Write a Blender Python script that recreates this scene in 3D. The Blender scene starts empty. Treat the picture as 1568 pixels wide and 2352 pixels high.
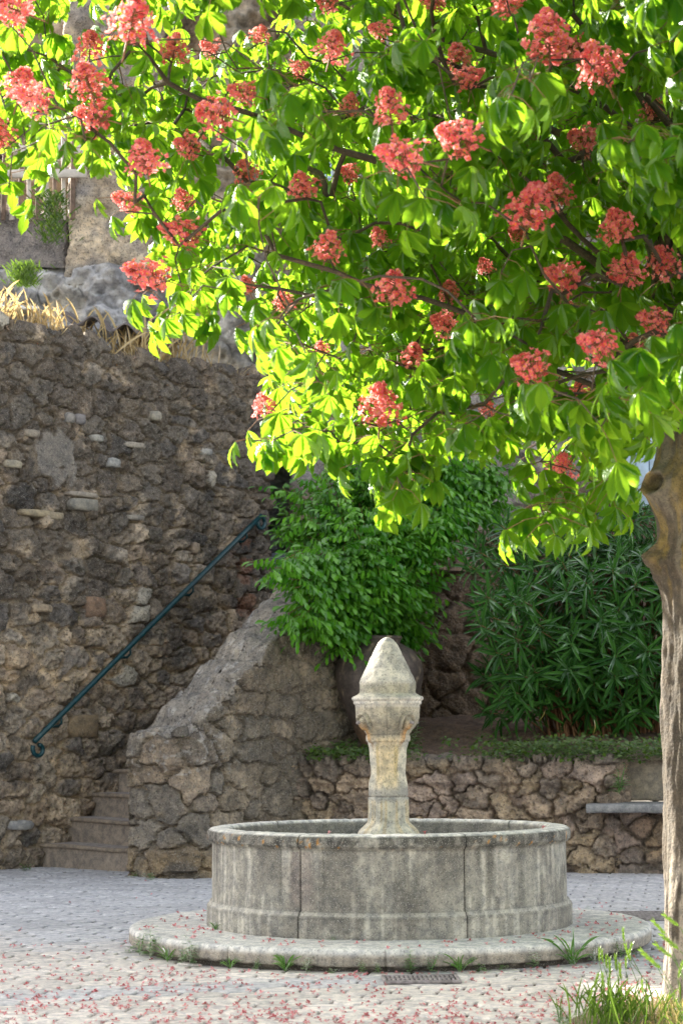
import bpy, math, random
import numpy as np
from mathutils import Matrix, Vector

R = math.radians
rng = np.random.default_rng(7)
random.seed(7)
C = bpy.context.scene
COL = C.collection

# ------------------------------------------------------------------ camera, sky, sun, exposure
EYE = 1.05
cam_d = bpy.data.cameras.new('camera')
cam = bpy.data.objects.new('camera', cam_d)
COL.objects.link(cam)
cam_d.sensor_fit = 'VERTICAL'
cam_d.sensor_height = 36
cam_d.lens = 75
cam_d.clip_end = 500
cam_d.dof.use_dof = True
cam_d.dof.focus_distance = 10.8
cam_d.dof.aperture_fstop = 6.7
CM = Matrix.Translation((0, 0, EYE)) @ Matrix.Rotation(R(90 + 5.66), 4, 'X') @ Matrix.Rotation(R(-0.35), 4, 'Z')
cam.matrix_world = CM
C.camera = cam

SUN_EL, SUN_AZ = 27.0, 47.0          # azimuth: degrees left of straight ahead
sv = Vector((-math.sin(R(SUN_AZ)) * math.cos(R(SUN_EL)), math.cos(R(SUN_AZ)) * math.cos(R(SUN_EL)), math.sin(R(SUN_EL))))
w = bpy.data.worlds.new('World')
C.world = w
w.use_nodes = True
nt = w.node_tree
bg = nt.nodes['Background']
sky = nt.nodes.new('ShaderNodeTexSky')
sky.sky_type = 'NISHITA'
sky.sun_disc = False
sky.sun_elevation = R(SUN_EL)
sky.sun_rotation = R(-SUN_AZ)
sky.air_density = 1.0
sky.dust_density = 1.5
hsv = nt.nodes.new('ShaderNodeHueSaturation')      # sky colour desaturated to take out its blue cast
hsv.inputs['Saturation'].default_value = 0.42
nt.links.new(sky.outputs[0], hsv.inputs['Color'])
tint = nt.nodes.new('ShaderNodeMix')
tint.data_type = 'RGBA'
tint.blend_type = 'MULTIPLY'
tint.inputs[0].default_value = 1
tint.inputs[7].default_value = (1.06, 1.0, .93, 1)
nt.links.new(hsv.outputs[0], tint.inputs[6])
nt.links.new(tint.outputs[2], bg.inputs[0])
bg.inputs[1].default_value = 0.11
sd = bpy.data.lights.new('sun', 'SUN')
sd.energy = 5.0
sd.angle = R(0.6)
sd.color = (1.0, 0.93, 0.80)
sun = bpy.data.objects.new('sun', sd)
COL.objects.link(sun)
sun.rotation_euler = sv.to_track_quat('Z', 'Y').to_euler()
C.view_settings.view_transform = 'Standard'
C.view_settings.look = 'None'
C.view_settings.gamma = 1
C.view_settings.exposure = 2.25
C.cycles.max_bounces = 8
C.cycles.transparent_max_bounces = 6
C.cycles.sample_clamp_indirect = 6

RM = np.array(CM.to_3x3())


def at(px, py, Y):
    """picture point (1568 x 2352) at depth Y -> world"""
    d = RM @ np.array([(px - 784) / 4900, -(py - 1176) / 4900, -1.0])
    return np.array([0, 0, EYE]) + d * (Y / d[1])


# ------------------------------------------------------------------ noise in numpy
def hsh(ix, iy, iz, seed):
    n = (ix.astype(np.int64) * 374761393 + iy.astype(np.int64) * 668265263 + iz.astype(np.int64) * 1274126177 + seed * 974634777) & 0xffffffff
    n = ((n ^ (n >> 13)) * 1274126177) & 0xffffffff
    n = ((n ^ (n >> 16)) * 2246822519) & 0xffffffff
    return ((n ^ (n >> 15)) & 0xffffff) / float(0xffffff)


def vn(x, y, z=None, seed=0):
    if z is None:
        z = np.zeros_like(x)
    ix, iy, iz = np.floor(x), np.floor(y), np.floor(z)
    fx, fy, fz = x - ix, y - iy, z - iz
    fx, fy, fz = [f * f * (3 - 2 * f) for f in (fx, fy, fz)]
    r = 0
    for a in (0, 1):
        for b in (0, 1):
            for c in (0, 1):
                wt = (fx if a else 1 - fx) * (fy if b else 1 - fy) * (fz if c else 1 - fz)
                r = r + wt * hsh(ix + a, iy + b, iz + c, seed)
    return r


def fbm(x, y, z=None, o=4, seed=0, g=.5):
    s, a, t = 0, 1, 0
    for k in range(o):
        f = 2.03 ** k
        s = s + a * vn(x * f + k * 17.3, y * f + k * 5.1, None if z is None else z * f, seed + k)
        t += a
        a *= g
    return s / t


def sst(a, b, x):
    t = np.clip((x - a) / (b - a), 0, 1)
    return t * t * (3 - 2 * t)


def mix(a, b, t):
    t = np.asarray(t)[..., None]
    return a * (1 - t) + b * t


def rubble(u, v, cw, ch, seed, jit=.36, warp=.5, p=2.6):
    """irregular stones in a wall: returns edge distance, closeness to centre, random per stone"""
    m = min(cw, ch)
    u = u + (fbm(u / m * 1.4, v / m * 1.4, seed=seed + 50) - .5) * m * warp + (fbm(u / m * 5, v / m * 5, seed=seed + 60) - .5) * m * .18
    v = v + (fbm(u / m * 1.4, v / m * 1.4, seed=seed + 70) - .5) * m * warp + (fbm(u / m * 5, v / m * 5, seed=seed + 80) - .5) * m * .18
    gv = v / ch
    j0 = np.floor(gv)
    F1 = np.full(u.shape, 9.0)
    F2 = np.full(u.shape, 9.0)
    rid = np.zeros(u.shape)
    rx = np.zeros(u.shape)
    ry = np.zeros(u.shape)
    for dj in (-2, -1, 0, 1, 2):
        j = j0 + dj
        sh = hsh(j * 0, j, j * 0, seed + 1) * 3
        gu = u / cw + sh
        i0 = np.floor(gu)
        for di in (-2, -1, 0, 1, 2):
            i = i0 + di
            a = hsh(i, j, i * 0, seed + 2)
            b = hsh(i, j, i * 0, seed + 3)
            s = .62 + .75 * hsh(i, j, i * 0, seed + 4) ** 1.3
            asp = .75 + .55 * hsh(i, j, i * 0, seed + 5)
            dx = (gu - i - .5 - (a - .5) * 2 * jit) / (s * asp)
            dy = (gv - j - .5 - (b - .5) * 2 * jit) / (s / asp ** .5)
            d = (np.abs(dx) ** p + np.abs(dy) ** p) ** (1 / p)
            c1 = d < F1
            F2 = np.where(c1, F1, np.minimum(F2, d))
            rid = np.where(c1, hsh(i, j, i * 0, seed + 6), rid)
            rx = np.where(c1, dx, rx)
            ry = np.where(c1, dy, ry)
            F1 = np.where(c1, d, F1)
    return F2 - F1, F1, rid, rx, ry


# ------------------------------------------------------------------ object helpers
def tag(o, label=None, cat=None, group=None, kind=None):
    if label:
        o['label'] = label
    if cat:
        o['category'] = cat
    if group:
        o['group'] = group
    if kind:
        o['kind'] = kind
    return o


def empty(name, loc=(0, 0, 0), rz=0):
    o = bpy.data.objects.new(name, None)
    COL.objects.link(o)
    o.location = loc
    o.rotation_euler = (0, 0, rz)
    o.empty_display_size = .1
    return o


def mesh_np(name, V, F, mat, parent=None, col=None, uv=None, smooth=True, mats=None, midx=None):
    """V (n,3), F (m,k) same k; col per vertex (n,3); uv per vertex (n,2)"""
    V = np.asarray(V, dtype=np.float32).reshape(-1, 3)
    F = np.asarray(F, dtype=np.int32)
    me = bpy.data.meshes.new(name)
    k = F.shape[1]
    me.vertices.add(len(V))
    me.vertices.foreach_set('co', V.ravel())
    me.loops.add(F.size)
    me.loops.foreach_set('vertex_index', F.ravel())
    me.polygons.add(len(F))
    me.polygons.foreach_set('loop_start', np.arange(0, F.size, k, dtype=np.int32))
    me.polygons.foreach_set('loop_total', np.full(len(F), k, dtype=np.int32))
    for m_ in (mats or [mat]):
        me.materials.append(m_)
    if midx is not None:
        me.polygons.foreach_set('material_index', np.asarray(midx, dtype=np.int32))
    me.update(calc_edges=True)
    me.polygons.foreach_set('use_smooth', np.full(len(F), smooth))
    if col is not None:
        a = me.color_attributes.new('Col', 'FLOAT_COLOR', 'POINT')
        c4 = np.ones((len(V), 4), dtype=np.float32)
        c4[:, :3] = np.asarray(col, dtype=np.float32).reshape(-1, 3)
        a.data.foreach_set('color', c4.ravel())
    if uv is not None:
        ul = me.uv_layers.new(name='UVMap')
        ul.data.foreach_set('uv', np.asarray(uv, dtype=np.float32).reshape(-1, 2)[F.ravel()].ravel())
    me.validate()
    o = bpy.data.objects.new(name, me)
    COL.objects.link(o)
    if parent:
        o.parent = parent
    return o


def grid_faces(n, m, wrap=False, off=0):
    i, j = np.meshgrid(np.arange(n - 1), np.arange(m if wrap else m - 1), indexing='ij')
    j2 = (j + 1) % m
    return (np.stack([i * m + j, i * m + j2, (i + 1) * m + j2, (i + 1) * m + j], -1).reshape(-1, 4) + off)


def grid_normals(P, wrap=False):
    if wrap:
        du = np.roll(P, -1, 1) - np.roll(P, 1, 1)
    else:
        du = np.gradient(P, axis=1)
    dv = np.gradient(P, axis=0)
    n = np.cross(du, dv)
    return n / np.maximum(np.linalg.norm(n, axis=-1, keepdims=True), 1e-9)


class MB:
    """collects small shapes into one mesh"""
    def __init__(s):
        s.V, s.F = [], []

    def add(s, vs, fs):
        o = len(s.V)
        s.V += [tuple(v) for v in vs]
        s.F += [tuple(i + o for i in f) for f in fs]

    def box(s, c, d, rz=0, bev=0.0):
        x, y, z = [k / 2 for k in d]
        b = min(bev, x * .9, y * .9, z * .9)
        cs, sn = math.cos(rz), math.sin(rz)
        vs = []
        if b <= 0:
            for sx in (-1, 1):
                for sy in (-1, 1):
                    for sz in (-1, 1):
                        vs.append((sx * x, sy * y, sz * z))
            fs = [(0, 1, 3, 2), (4, 6, 7, 5), (0, 4, 5, 1), (2, 3, 7, 6), (0, 2, 6, 4), (1, 5, 7, 3)]
        else:
            lv = [(-z, b), (-z + b, 0), (z - b, 0), (z, b)]
            fs = []
            for (zz, ins) in lv:
                xx, yy = x - ins, y - ins
                q = b * .7
                vs += [(-xx + q, -yy, zz), (xx - q, -yy, zz), (xx, -yy + q, zz), (xx, yy - q, zz), (xx - q, yy, zz), (-xx + q, yy, zz), (-xx, yy - q, zz), (-xx, -yy + q, zz)]
            for l in range(3):
                for k in range(8):
                    fs.append((l * 8 + k, l * 8 + (k + 1) % 8, l * 8 + 8 + (k + 1) % 8, l * 8 + 8 + k))
            fs += [tuple(range(7, -1, -1)), tuple(range(24, 32))]
        s.add([(c[0] + a * cs - bb * sn, c[1] + a * sn + bb * cs, c[2] + e) for a, bb, e in vs], fs)

    def tube(s, pts, r, n=8, cap=True):
        pts = [Vector(p) for p in pts]
        rs = r if isinstance(r, (list, tuple)) else [r] * len(pts)
        up = None
        o = len(s.V)
        for i, p in enumerate(pts):
            t = (pts[min(i + 1, len(pts) - 1)] - pts[max(i - 1, 0)]).normalized()
            if up is None:
                up = Vector((0, 0, 1)) if abs(t.z) < .9 else Vector((0, 1, 0))
            a = t.cross(up).normalized()
            b = a.cross(t).normalized()
            up = b
            for k in range(n):
                an = 2 * math.pi * k / n
                s.V.append(tuple(p + (a * math.cos(an) + b * math.sin(an)) * rs[i]))
        for i in range(len(pts) - 1):
            for k in range(n):
                s.F.append((o + i * n + k, o + i * n + (k + 1) % n, o + (i + 1) * n + (k + 1) % n, o + (i + 1) * n + k))
        if cap:
            s.F.append(tuple(o + k for k in range(n - 1, -1, -1)))
            e = o + (len(pts) - 1) * n
            s.F.append(tuple(e + k for k in range(n)))

    def build(s, name, mat, parent=None, smooth=True):
        me = bpy.data.meshes.new(name)
        me.from_pydata(s.V, [], s.F)
        me.materials.append(mat)
        me.update()
        if smooth:
            me.polygons.foreach_set('use_smooth', [True] * len(me.polygons))
        o = bpy.data.objects.new(name, me)
        COL.objects.link(o)
        if parent:
            o.parent = parent
        return o


# ------------------------------------------------------------------ materials
class NT:
    def __init__(s, name):
        s.m = bpy.data.materials.new(name)
        s.m.use_nodes = True
        s.t = s.m.node_tree
        s.t.nodes.clear()
        s.out = s.n('OutputMaterial')

    def n(s, typ, **kw):
        nd = s.t.nodes.new('ShaderNode' + typ)
        for k, v in kw.items():
            if k.startswith('_'):
                setattr(nd, k[1:], v)
            else:
                s.put(nd, k.replace('_', ' '), v)
        return nd

    def put(s, nd, k, v):
        inp = nd.inputs[int(k[1:])] if k[0] == 'i' and k[1:].isdigit() else nd.inputs[k]
        if isinstance(v, bpy.types.NodeSocket):
            s.t.links.new(v, inp)
        else:
            inp.default_value = v

    def noise(s, vec, sc, det=4, rough=.6, dist=0):
        return s.n('TexNoise', Vector=vec, Scale=sc, Detail=det, Roughness=rough, Distortion=dist).outputs['Fac']

    def ramp(s, f, a, b):
        nd = s.n('MapRange', Value=f)
        nd.inputs['From Min'].default_value = a
        nd.inputs['From Max'].default_value = b
        nd.interpolation_type = 'SMOOTHSTEP'
        return nd.outputs[0]

    def mix(s, f, a, b, mode='MIX'):
        nd = s.t.nodes.new('ShaderNodeMix')
        nd.data_type = 'RGBA'
        nd.blend_type = mode
        s.put(nd, 'i0', f)
        for k, v in ((6, a), (7, b)):
            if isinstance(v, bpy.types.NodeSocket):
                s.t.links.new(v, nd.inputs[k])
            else:
                nd.inputs[k].default_value = (*v, 1)
        return nd.outputs[2]

    def math(s, op, a, b=0.0):
        nd = s.n('Math', _operation=op)
        s.put(nd, 'i0', a)
        s.put(nd, 'i1', b)
        return nd.outputs[0]

    def bump(s, h, st, d=.01):
        return s.n('Bump', Height=h, Strength=st, Distance=d).outputs[0]

    def princ(s, **kw):
        nd = s.n('BsdfPrincipled')
        for k, v in kw.items():
            k = k.replace('_', ' ')
            if isinstance(v, tuple) and len(v) == 3:
                v = (*v, 1)
            s.put(nd, k, v)
        s.t.links.new(nd.outputs[0], s.out.inputs[0])
        return nd

    def obj(s):
        return s.n('TexCoord').outputs['Object']


def stone_mat(name, sc=1.0, speck=.5, bump=.6, rough=.9, speckcol=(.03, .028, .025), pale=(.6, .57, .5), palest=.3):
    """vertex colour times fine grain, dark pits and pale lichen dots"""
    s = NT(name)
    o = s.obj()
    vc = s.n('Attribute', _attribute_name='Col').outputs['Color']
    n1 = s.noise(o, 14 * sc, 6, .65)
    n2 = s.noise(o, 60 * sc, 5, .7)
    n3 = s.noise(o, 130 * sc, 3, .6)
    v = s.n('TexVoronoi', Vector=o, Scale=45 * sc).outputs['Distance']
    c = s.mix(s.ramp(n1, .32, .68), s.mix(1.0, vc, (.72, .72, .74), 'MULTIPLY'), s.mix(1.0, vc, (1.42, 1.36, 1.27), 'MULTIPLY'))
    c = s.mix(s.math('MULTIPLY', s.ramp(n2, .52, .64), speck), c, speckcol)
    c = s.mix(s.math('MULTIPLY', s.ramp(n3, .57, .66), palest), c, pale)
    h = s.math('ADD', s.math('MULTIPLY', n2, .8), s.math('ADD', s.math('MULTIPLY', v, .5), s.math('MULTIPLY', n1, .8)))
    s.princ(Base_Color=c, Roughness=rough, Normal=s.bump(h, bump, .02 / sc))
    return s.m


def plain(name, col, rough=.6, var=.25, sc=20, bump=.1, metal=0.0, spec=.5):
    s = NT(name)
    o = s.obj()
    n = s.noise(o, sc, 5, .6)
    dark = tuple(c * (1 - var) for c in col)
    lite = tuple(min(1, c * (1 + var)) for c in col)
    s.princ(Base_Color=s.mix(s.ramp(n, .3, .7), dark, lite), Roughness=rough, Metallic=metal, Normal=s.bump(n, bump, .01))
    return s.m


def leaf_mat(name, ca, cb, trans, tw=.5, gloss=.12, grough=.35, veins=0, sheen=(1, 1, 1)):
    """thin leaf: diffuse + light passing through + a waxy coat; colour varies per leaf through Col.r"""
    s = NT(name)
    at_ = s.n('Attribute', _attribute_name='Col').outputs['Color']
    sep = s.n('SeparateColor', Color=at_)
    rnd = sep.outputs[0]
    c = s.mix(rnd, ca, cb)
    t = s.mix(rnd, trans, tuple(min(1, x * 1.25) for x in trans))
    nrm = None
    if veins:
        uv = s.n('UVMap').outputs[0]
        su = s.n('SeparateXYZ', Vector=uv)
        ax = s.math('ABSOLUTE', su.outputs[0])
        ph = s.math('SUBTRACT', s.math('MULTIPLY', su.outputs[1], veins), s.math('MULTIPLY', ax, veins * .22))
        wv = s.math('SINE', s.math('MULTIPLY', ph, 6.2832))
        line = s.ramp(wv, .55, 1.0)
        mid = s.ramp(ax, .09, .03)
        both = s.math('MAXIMUM', s.math('MULTIPLY', line, .45), mid)
        c = s.mix(s.math('MULTIPLY', both, .75), c, tuple(min(1, x * 2.2 + .03) for x in cb))
        t = s.mix(s.math('MULTIPLY', both, .6), t, tuple(x * .55 for x in trans))
        nrm = s.bump(wv, .9, .006)
    d = s.n('BsdfDiffuse', Color=c)
    tr = s.n('BsdfTranslucent', Color=t)
    g = s.n('BsdfGlossy', Roughness=grough)
    g.inputs['Color'].default_value = (*sheen, 1)
    if nrm:
        for x in (d, g):
            s.put(x, 'Normal', nrm)
    m1 = s.n('MixShader', i0=tw, i1=d.outputs[0], i2=tr.outputs[0])
    fr = s.n('Fresnel', IOR=1.45).outputs[0]
    m2 = s.n('MixShader', i0=s.math('MULTIPLY', fr, gloss * 8), i1=m1.outputs[0], i2=g.outputs[0])
    s.t.links.new(m2.outputs[0], s.out.inputs[0])
    return s.m


M = {}
M['wall'] = stone_mat('rubble_stone', .95, .72, 1.0, palest=.42)
M['low'] = stone_mat('pitted_stone', 1.0, .72, 1.0, palest=.32)
M['cliff'] = stone_mat('cliff_rock', .45, .35, .7)
M['fountain'] = stone_mat('fountain_stone', 1.7, .55, .20, .85, (.045, .043, .035), (.72, .70, .63), .42)
M['step'] = stone_mat('step_stone', 1.3, .3, .3)
M['soil'] = stone_mat('soil', 1.0, .5, .8, .95)
M['bark'] = stone_mat('bark', 1.8, .55, .5, .9, (.03, .025, .018), (.34, .30, .24), .2)
M['rail'] = plain('dark_teal_paint', (.004, .045, .055), .32, .3, 30, .05)
M['iron'] = plain('cast_iron', (.27, .24, .24), .6, .4, 40, .3, .3)
M['jar'] = stone_mat('fired_clay', 1.0, .4, .25, .6, (.01, .009, .009), (.35, .28, .2), .15)
M['shutter'] = plain('pale_blue_wood', (.45, .58, .72), .7, .15, 15, .2)
M['frame_wood'] = plain('dark_wood', (.09, .07, .055), .8, .4, 20, .3)
M['pane'] = plain('window_pane', (.10, .17, .28), .15, .3, 3, 0)
M['fence'] = plain('weathered_wood', (.20, .14, .11), .85, .4, 12, .3)
M['fence_pale'] = plain('pale_weathered_wood', (.55, .5, .45), .8, .2, 12, .2)
M['sheet'] = plain('corrugated_fibre_sheet', (.16, .14, .14), .8, .4, 14, .3)
M['white'] = plain('white_sheet', (.7, .75, .8), .4, .1, 5, .05)
M['litter'] = plain('paper_scrap', (.75, .72, .5), .6, .2, 60, .0)
M['straw'] = leaf_mat('dry_grass', (.55, .40, .20), (.75, .62, .36), (.6, .45, .2), .4, .04)
M['grass'] = leaf_mat('green_grass', (.07, .15, .018), (.16, .26, .045), (.18, .30, .035), .35, .01)
M['drygrass2'] = leaf_mat('mixed_dry_grass', (.30, .24, .10), (.48, .40, .18), (.4, .34, .12), .4, .04)
M['redweed'] = leaf_mat('reddish_stonecrop', (.22, .08, .04), (.35, .18, .07), (.3, .15, .05), .3, .04)
M['weed'] = leaf_mat('weed_leaf', (.05, .15, .025), (.11, .26, .05), (.18, .38, .05), .4, .08)
M['chestnut'] = leaf_mat('chestnut_leaf', (.004, .044, .003), (.013, .100, .006), (.47, .88, .04), .39, .018, .38, veins=10, sheen=(.9, 1, .9))
M['vine'] = leaf_mat('vine_leaf', (.025, .14, .008), (.15, .39, .03), (.20, .48, .03), .33, .012, .5)
M['oleander'] = leaf_mat('oleander_leaf', (.010, .055, .008), (.058, .17, .026), (.07, .22, .02), .22, .022, .35, sheen=(.9, 1, .9))
M['oldleaf'] = leaf_mat('yellowed_leaf', (.35, .28, .04), (.45, .36, .05), (.4, .3, .05), .3, .06)
M['cover'] = leaf_mat('ground_cover_leaf', (.03, .085, .012), (.11, .17, .03), (.15, .25, .03), .35, .008, .6)
M['petal'] = leaf_mat('red_petal', (.76, .07, .11), (.98, .33, .37), (.98, .34, .32), .42, .012, .5)
M['throat'] = leaf_mat('orange_throat', (.85, .33, .06), (.9, .5, .15), (.9, .5, .1), .4, .03, .5)
M['fallen'] = leaf_mat('fallen_petal', (.32, .05, .06), (.80, .34, .36), (.6, .2, .2), .3, .02, .5)
M['stem'] = plain('reddish_stem', (.22, .11, .05), .7, .3, 30, .1)
M['twig'] = plain('dark_twig', (.055, .04, .03), .85, .4, 30, .3)
s = NT('water')
o_ = s.obj()
s.princ(Base_Color=(.02, .03, .025), Roughness=.05, Normal=s.bump(s.noise(o_, 12, 2), .05, .01))
M['water'] = s.m

# ------------------------------------------------------------------ paving (hexagonal tiles, each a bevelled block in one sheet)


def paving():
    a = .104
    g = .0075
    V, F, K = [], [], []
    cols, rows = int(15 / (1.5 * a)), int(16 / (math.sqrt(3) * a))
    ang = np.arange(6) * math.pi / 3
    rot = R(21)
    cx, cy = np.meshgrid(np.arange(cols), np.arange(rows), indexing='ij')
    X = cx * 1.5 * a - 7.5
    Y = cy * math.sqrt(3) * a + (cx % 2) * math.sqrt(3) / 2 * a + 3.0
    X, Y = X.ravel(), Y.ravel()
    n = len(X)
    Xr = (X) * math.cos(rot) - (Y - 11) * math.sin(rot)
    Yr = (X) * math.sin(rot) + (Y - 11) * math.cos(rot) + 11
    X, Y = Xr, Yr
    tz = rng.normal(0, .0012, n)
    tx, ty = rng.normal(0, .008, n), rng.normal(0, .008, n)
    rings = []
    for (rr, zz) in ((a - g, -.03), (a - g, -.005), (a - g - .004, -.001), (a - g - .010, 0)):
        r_ = rr * (1 + 0 * X)
        px = X[:, None] + r_[:, None] * np.cos(ang + rot)[None]
        py = Y[:, None] + r_[:, None] * np.sin(ang + rot)[None]
        pz = zz + tz[:, None] + (px - X[:, None]) * tx[:, None] + (py - Y[:, None]) * ty[:, None]
        rings.append(np.stack([px, py, pz], -1))
    P = np.concatenate(rings, 1)          # n,24,3
    base = np.arange(n)[:, None, None] * 24
    f = []
    for l in range(3):
        for k in range(6):
            f.append((l * 6 + k, l * 6 + (k + 1) % 6, l * 6 + 6 + (k + 1) % 6, l * 6 + 6 + k))
    f += [(18, 19, 20, 21), (18, 21, 22, 23)]
    F = (base + np.array(f)[None]).reshape(-1, 4)
    # colour of the concrete itself: bluish grey blocks far and in bands, pinkish beige near
    grey = np.array([.44, .455, .50])
    pink = np.array([.60, .565, .545])
    t = sst(10.6, 9.3, Y + .35 * X + (vn(X * 1.5, Y * 1.5, seed=3) - .5) * .8 + rng.normal(0, .12, n))
    band = sst(.25, .1, np.abs(Y - (8.55 + .35 * (X + 1.0)))) * (X < .4)
    t = np.clip(t - band * .8, 0, 1)
    right = sst(1.0, 1.5, X) * (Y > 10)
    c = mix(grey, pink, t)
    c = mix(c, np.array([.50, .50, .53]), right * .7)
    c = c * (.86 + .22 * rng.random(n) + .18 * (vn(X * 2, Y * 2, seed=9) - .5))[:, None]
    colv = np.repeat(c[:, None], 24, 1)
    M['paver'] = stone_mat('concrete_paver', 1.6, .22, .25, .8, (.10, .09, .08), (.8, .78, .74), .35)
    o = mesh_np('plaza_paving', P, F, M['paver'], col=colv, smooth=False)
    tag(o, kind='structure')


paving()
bed = MB()
bed.add([(-60, -10, -.012), (60, -10, -.012), (60, 120, -.012), (-60, 120, -.012)], [(0, 1, 2, 3)])
M['joint'] = plain('sand_joint', (.10, .085, .065), .95, .35, 9, .3)
tag(bed.build('ground', M['joint'], smooth=False), kind='structure')

# ------------------------------------------------------------------ rubble walls
DR = np.array([.66, .75])
DR = DR / np.linalg.norm(DR)
PN = np.array([DR[1], -DR[0]])        # towards the camera's right


def wall_wrap(name, A, B, T, topf, colf, dispf, du, dv, mat, zb=-.04, parent=None, corner=.05, caprows=14, front='R'):
    """a free-standing wall with thickness: front line A->B, rounded corners, ragged top"""
    A, B = np.array(A, float), np.array(B, float)
    L = np.linalg.norm(B - A)
    d = (B - A) / L
    n = np.array([d[1], -d[0]])
    # plan path in (s, q): q = 0 front, q = T back
    pts = []
    r = corner

    def seg(p, q_, st):
        k = max(2, int(np.hypot(q_[0] - p[0], q_[1] - p[1]) / st))
        for i in range(k):
            pts.append((p[0] + (q_[0] - p[0]) * i / k, p[1] + (q_[1] - p[1]) * i / k))
    seg((0, T), (0, r), du)
    for a in np.linspace(0, math.pi / 2, 6)[:-1]:
        pts.append((r - r * math.cos(a), r - r * math.sin(a)))
    seg((r, 0), (L - r, 0), du)
    for a in np.linspace(0, math.pi / 2, 6)[:-1]:
        pts.append((L - r + r * math.sin(a), r - r * math.cos(a)))
    seg((L, r), (L, T), du)
    nb = max(8, int(L / (du * 4)))
    for i in range(nb + 1):
        pts.append((L - L * i / nb, T))
    S = np.array(pts)
    arc = np.concatenate([[0], np.cumsum(np.linalg.norm(np.diff(S, axis=0), axis=1))])
    s, q = S[:, 0], S[:, 1]
    sc = np.clip(s, T / 2, L - T / 2)
    tp = topf(s, q)
    tc = topf(sc, np.full_like(q, T / 2))
    nv = int((tp.max() - zb) / dv)
    tt = np.linspace(0, 1, nv)[:, None]
    Z1 = zb + (tp[None] - zb) * tt
    # rows rounded near the top
    S1 = np.repeat(s[None], nv, 0)
    Q1 = np.repeat(q[None], nv, 0)
    k = np.linspace(0, 1, caprows + 1)[1:, None]
    S2 = s[None] + (sc - s)[None] * k
    Q2 = q[None] + (T / 2 - q)[None] * k
    tk = topf(S2, Q2)
    Z2 = tk + .02 * np.sin(np.minimum(k * 2, 1) * math.pi / 2)
    SS, QQ, ZZ = np.concatenate([S1, S2]), np.concatenate([Q1, Q2]), np.concatenate([Z1, Z2])
    P = np.stack([A[0] + d[0] * SS - n[0] * QQ, A[1] + d[1] * SS - n[1] * QQ, ZZ], -1)
    U = np.repeat(arc[None], len(SS), 0)
    Vv = np.concatenate([Z1, Z1[-1:] + k * np.hypot(sc - s, T / 2 - q)[None]])
    N = grid_normals(P)
    istop = np.concatenate([np.zeros_like(Z1), np.ones_like(Z2)])
    disp, st = dispf(U, Vv, P, istop)
    fade = np.concatenate([np.ones_like(Z1), np.repeat(1 - sst(.15, .9, k), Z2.shape[1], 1)])
    pn = (fbm(P[..., 0] * 9, P[..., 1] * 9, P[..., 2] * 9, o=5, seed=777) - .5) * .09 + (fbm(P[..., 0] * 40, P[..., 1] * 40, P[..., 2] * 40, o=2, seed=778) - .5) * .03
    disp = disp * fade + (1 - fade) * pn
    P2 = P + N * disp[..., None]
    c = colf(U, Vv, P, istop, st)
    return mesh_np(name, P2, grid_faces(*SS.shape), mat, parent, col=c)


BR = np.array


def stone_colors(st, P, U, V, stonec, mortar, mthr=(.05, .16), seed=1):
    e, f1, rid, _, _ = st
    k = (rid * 997) % 1
    sc = np.array(stonec)
    idx = (k * len(sc)).astype(int).clip(0, len(sc) - 1)
    c = sc[idx] * (.75 + .5 * ((rid * 7919) % 1))[..., None]
    m = sst(mthr[0], mthr[1], e)
    m = m * sst(.30, .45, fbm(U * 9, V * 9, seed=seed + 3) + .25 * ((rid * 331) % 1))
    c = mix(np.array(mortar), c, m)
    c = c * (.72 + .56 * fbm(U * 25, V * 25, o=3, seed=seed + 8))[..., None]
    return c


# --- tall wall
WA = np.array([-2.53, 15.8]) - DR * 1.6
WB = np.array([-2.53, 15.8]) + DR * 2.9


def tw_top(s, q):
    b = 3.90 + .11 * (s - 1.6) / 3
    return b + .10 * (vn(s * 3.1, q * 3, seed=5) - .5) + .07 * (vn(s * 9, q * 9, seed=6) - .5) + .10 * sst(2.75, 2.6, s) * 1


def tw_disp(U, V, P, top):
    st = rubble(U, V, .235, .165, 11, warp=.45, p=3.0)
    e, f1, rid, rx, ry = st
    z = P[..., 2]
    dense = sst(1.0, 2.6, z)
    k = (rid * 613) % 1
    hh = .4 + .6 * k
    m = sst(.05, .17 - .05 * dense, e)
    dome = m * (.55 + .45 * np.clip(1 - f1 * 1.1, 0, 1)) * hh
    tilt = (((rid * 211) % 1 - .5) * rx + ((rid * 431) % 1 - .3) * ry) * m
    n1 = fbm(U * 12, V * 12, o=5, seed=21)
    n2 = fbm(U * 38, V * 38, o=3, seed=31)
    pit = sst(.60, .72, fbm(U * 22, V * 22, o=3, seed=41))
    plaster = sst(.18, .15, np.maximum(np.abs(U - PLX), np.abs(V - 3.12) * .8) + (fbm(U * 7, V * 7, seed=77) - .5) * .26)
    smooth = np.clip(((k > .93) * 1.0) + plaster, 0, 1)
    d = dome * .085 + tilt * .045 + (n1 - .5) * .05 + (n2 - .5) * .032 * (1 - smooth) - pit * .03 * (1 - smooth)
    d = d * (1 - plaster) + plaster * (.045 + (vn(U * 9, V * 9, seed=3) - .5) * .01)
    return d, st + (plaster,)


PLX = 0.68 + 1.6 + .22


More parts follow.
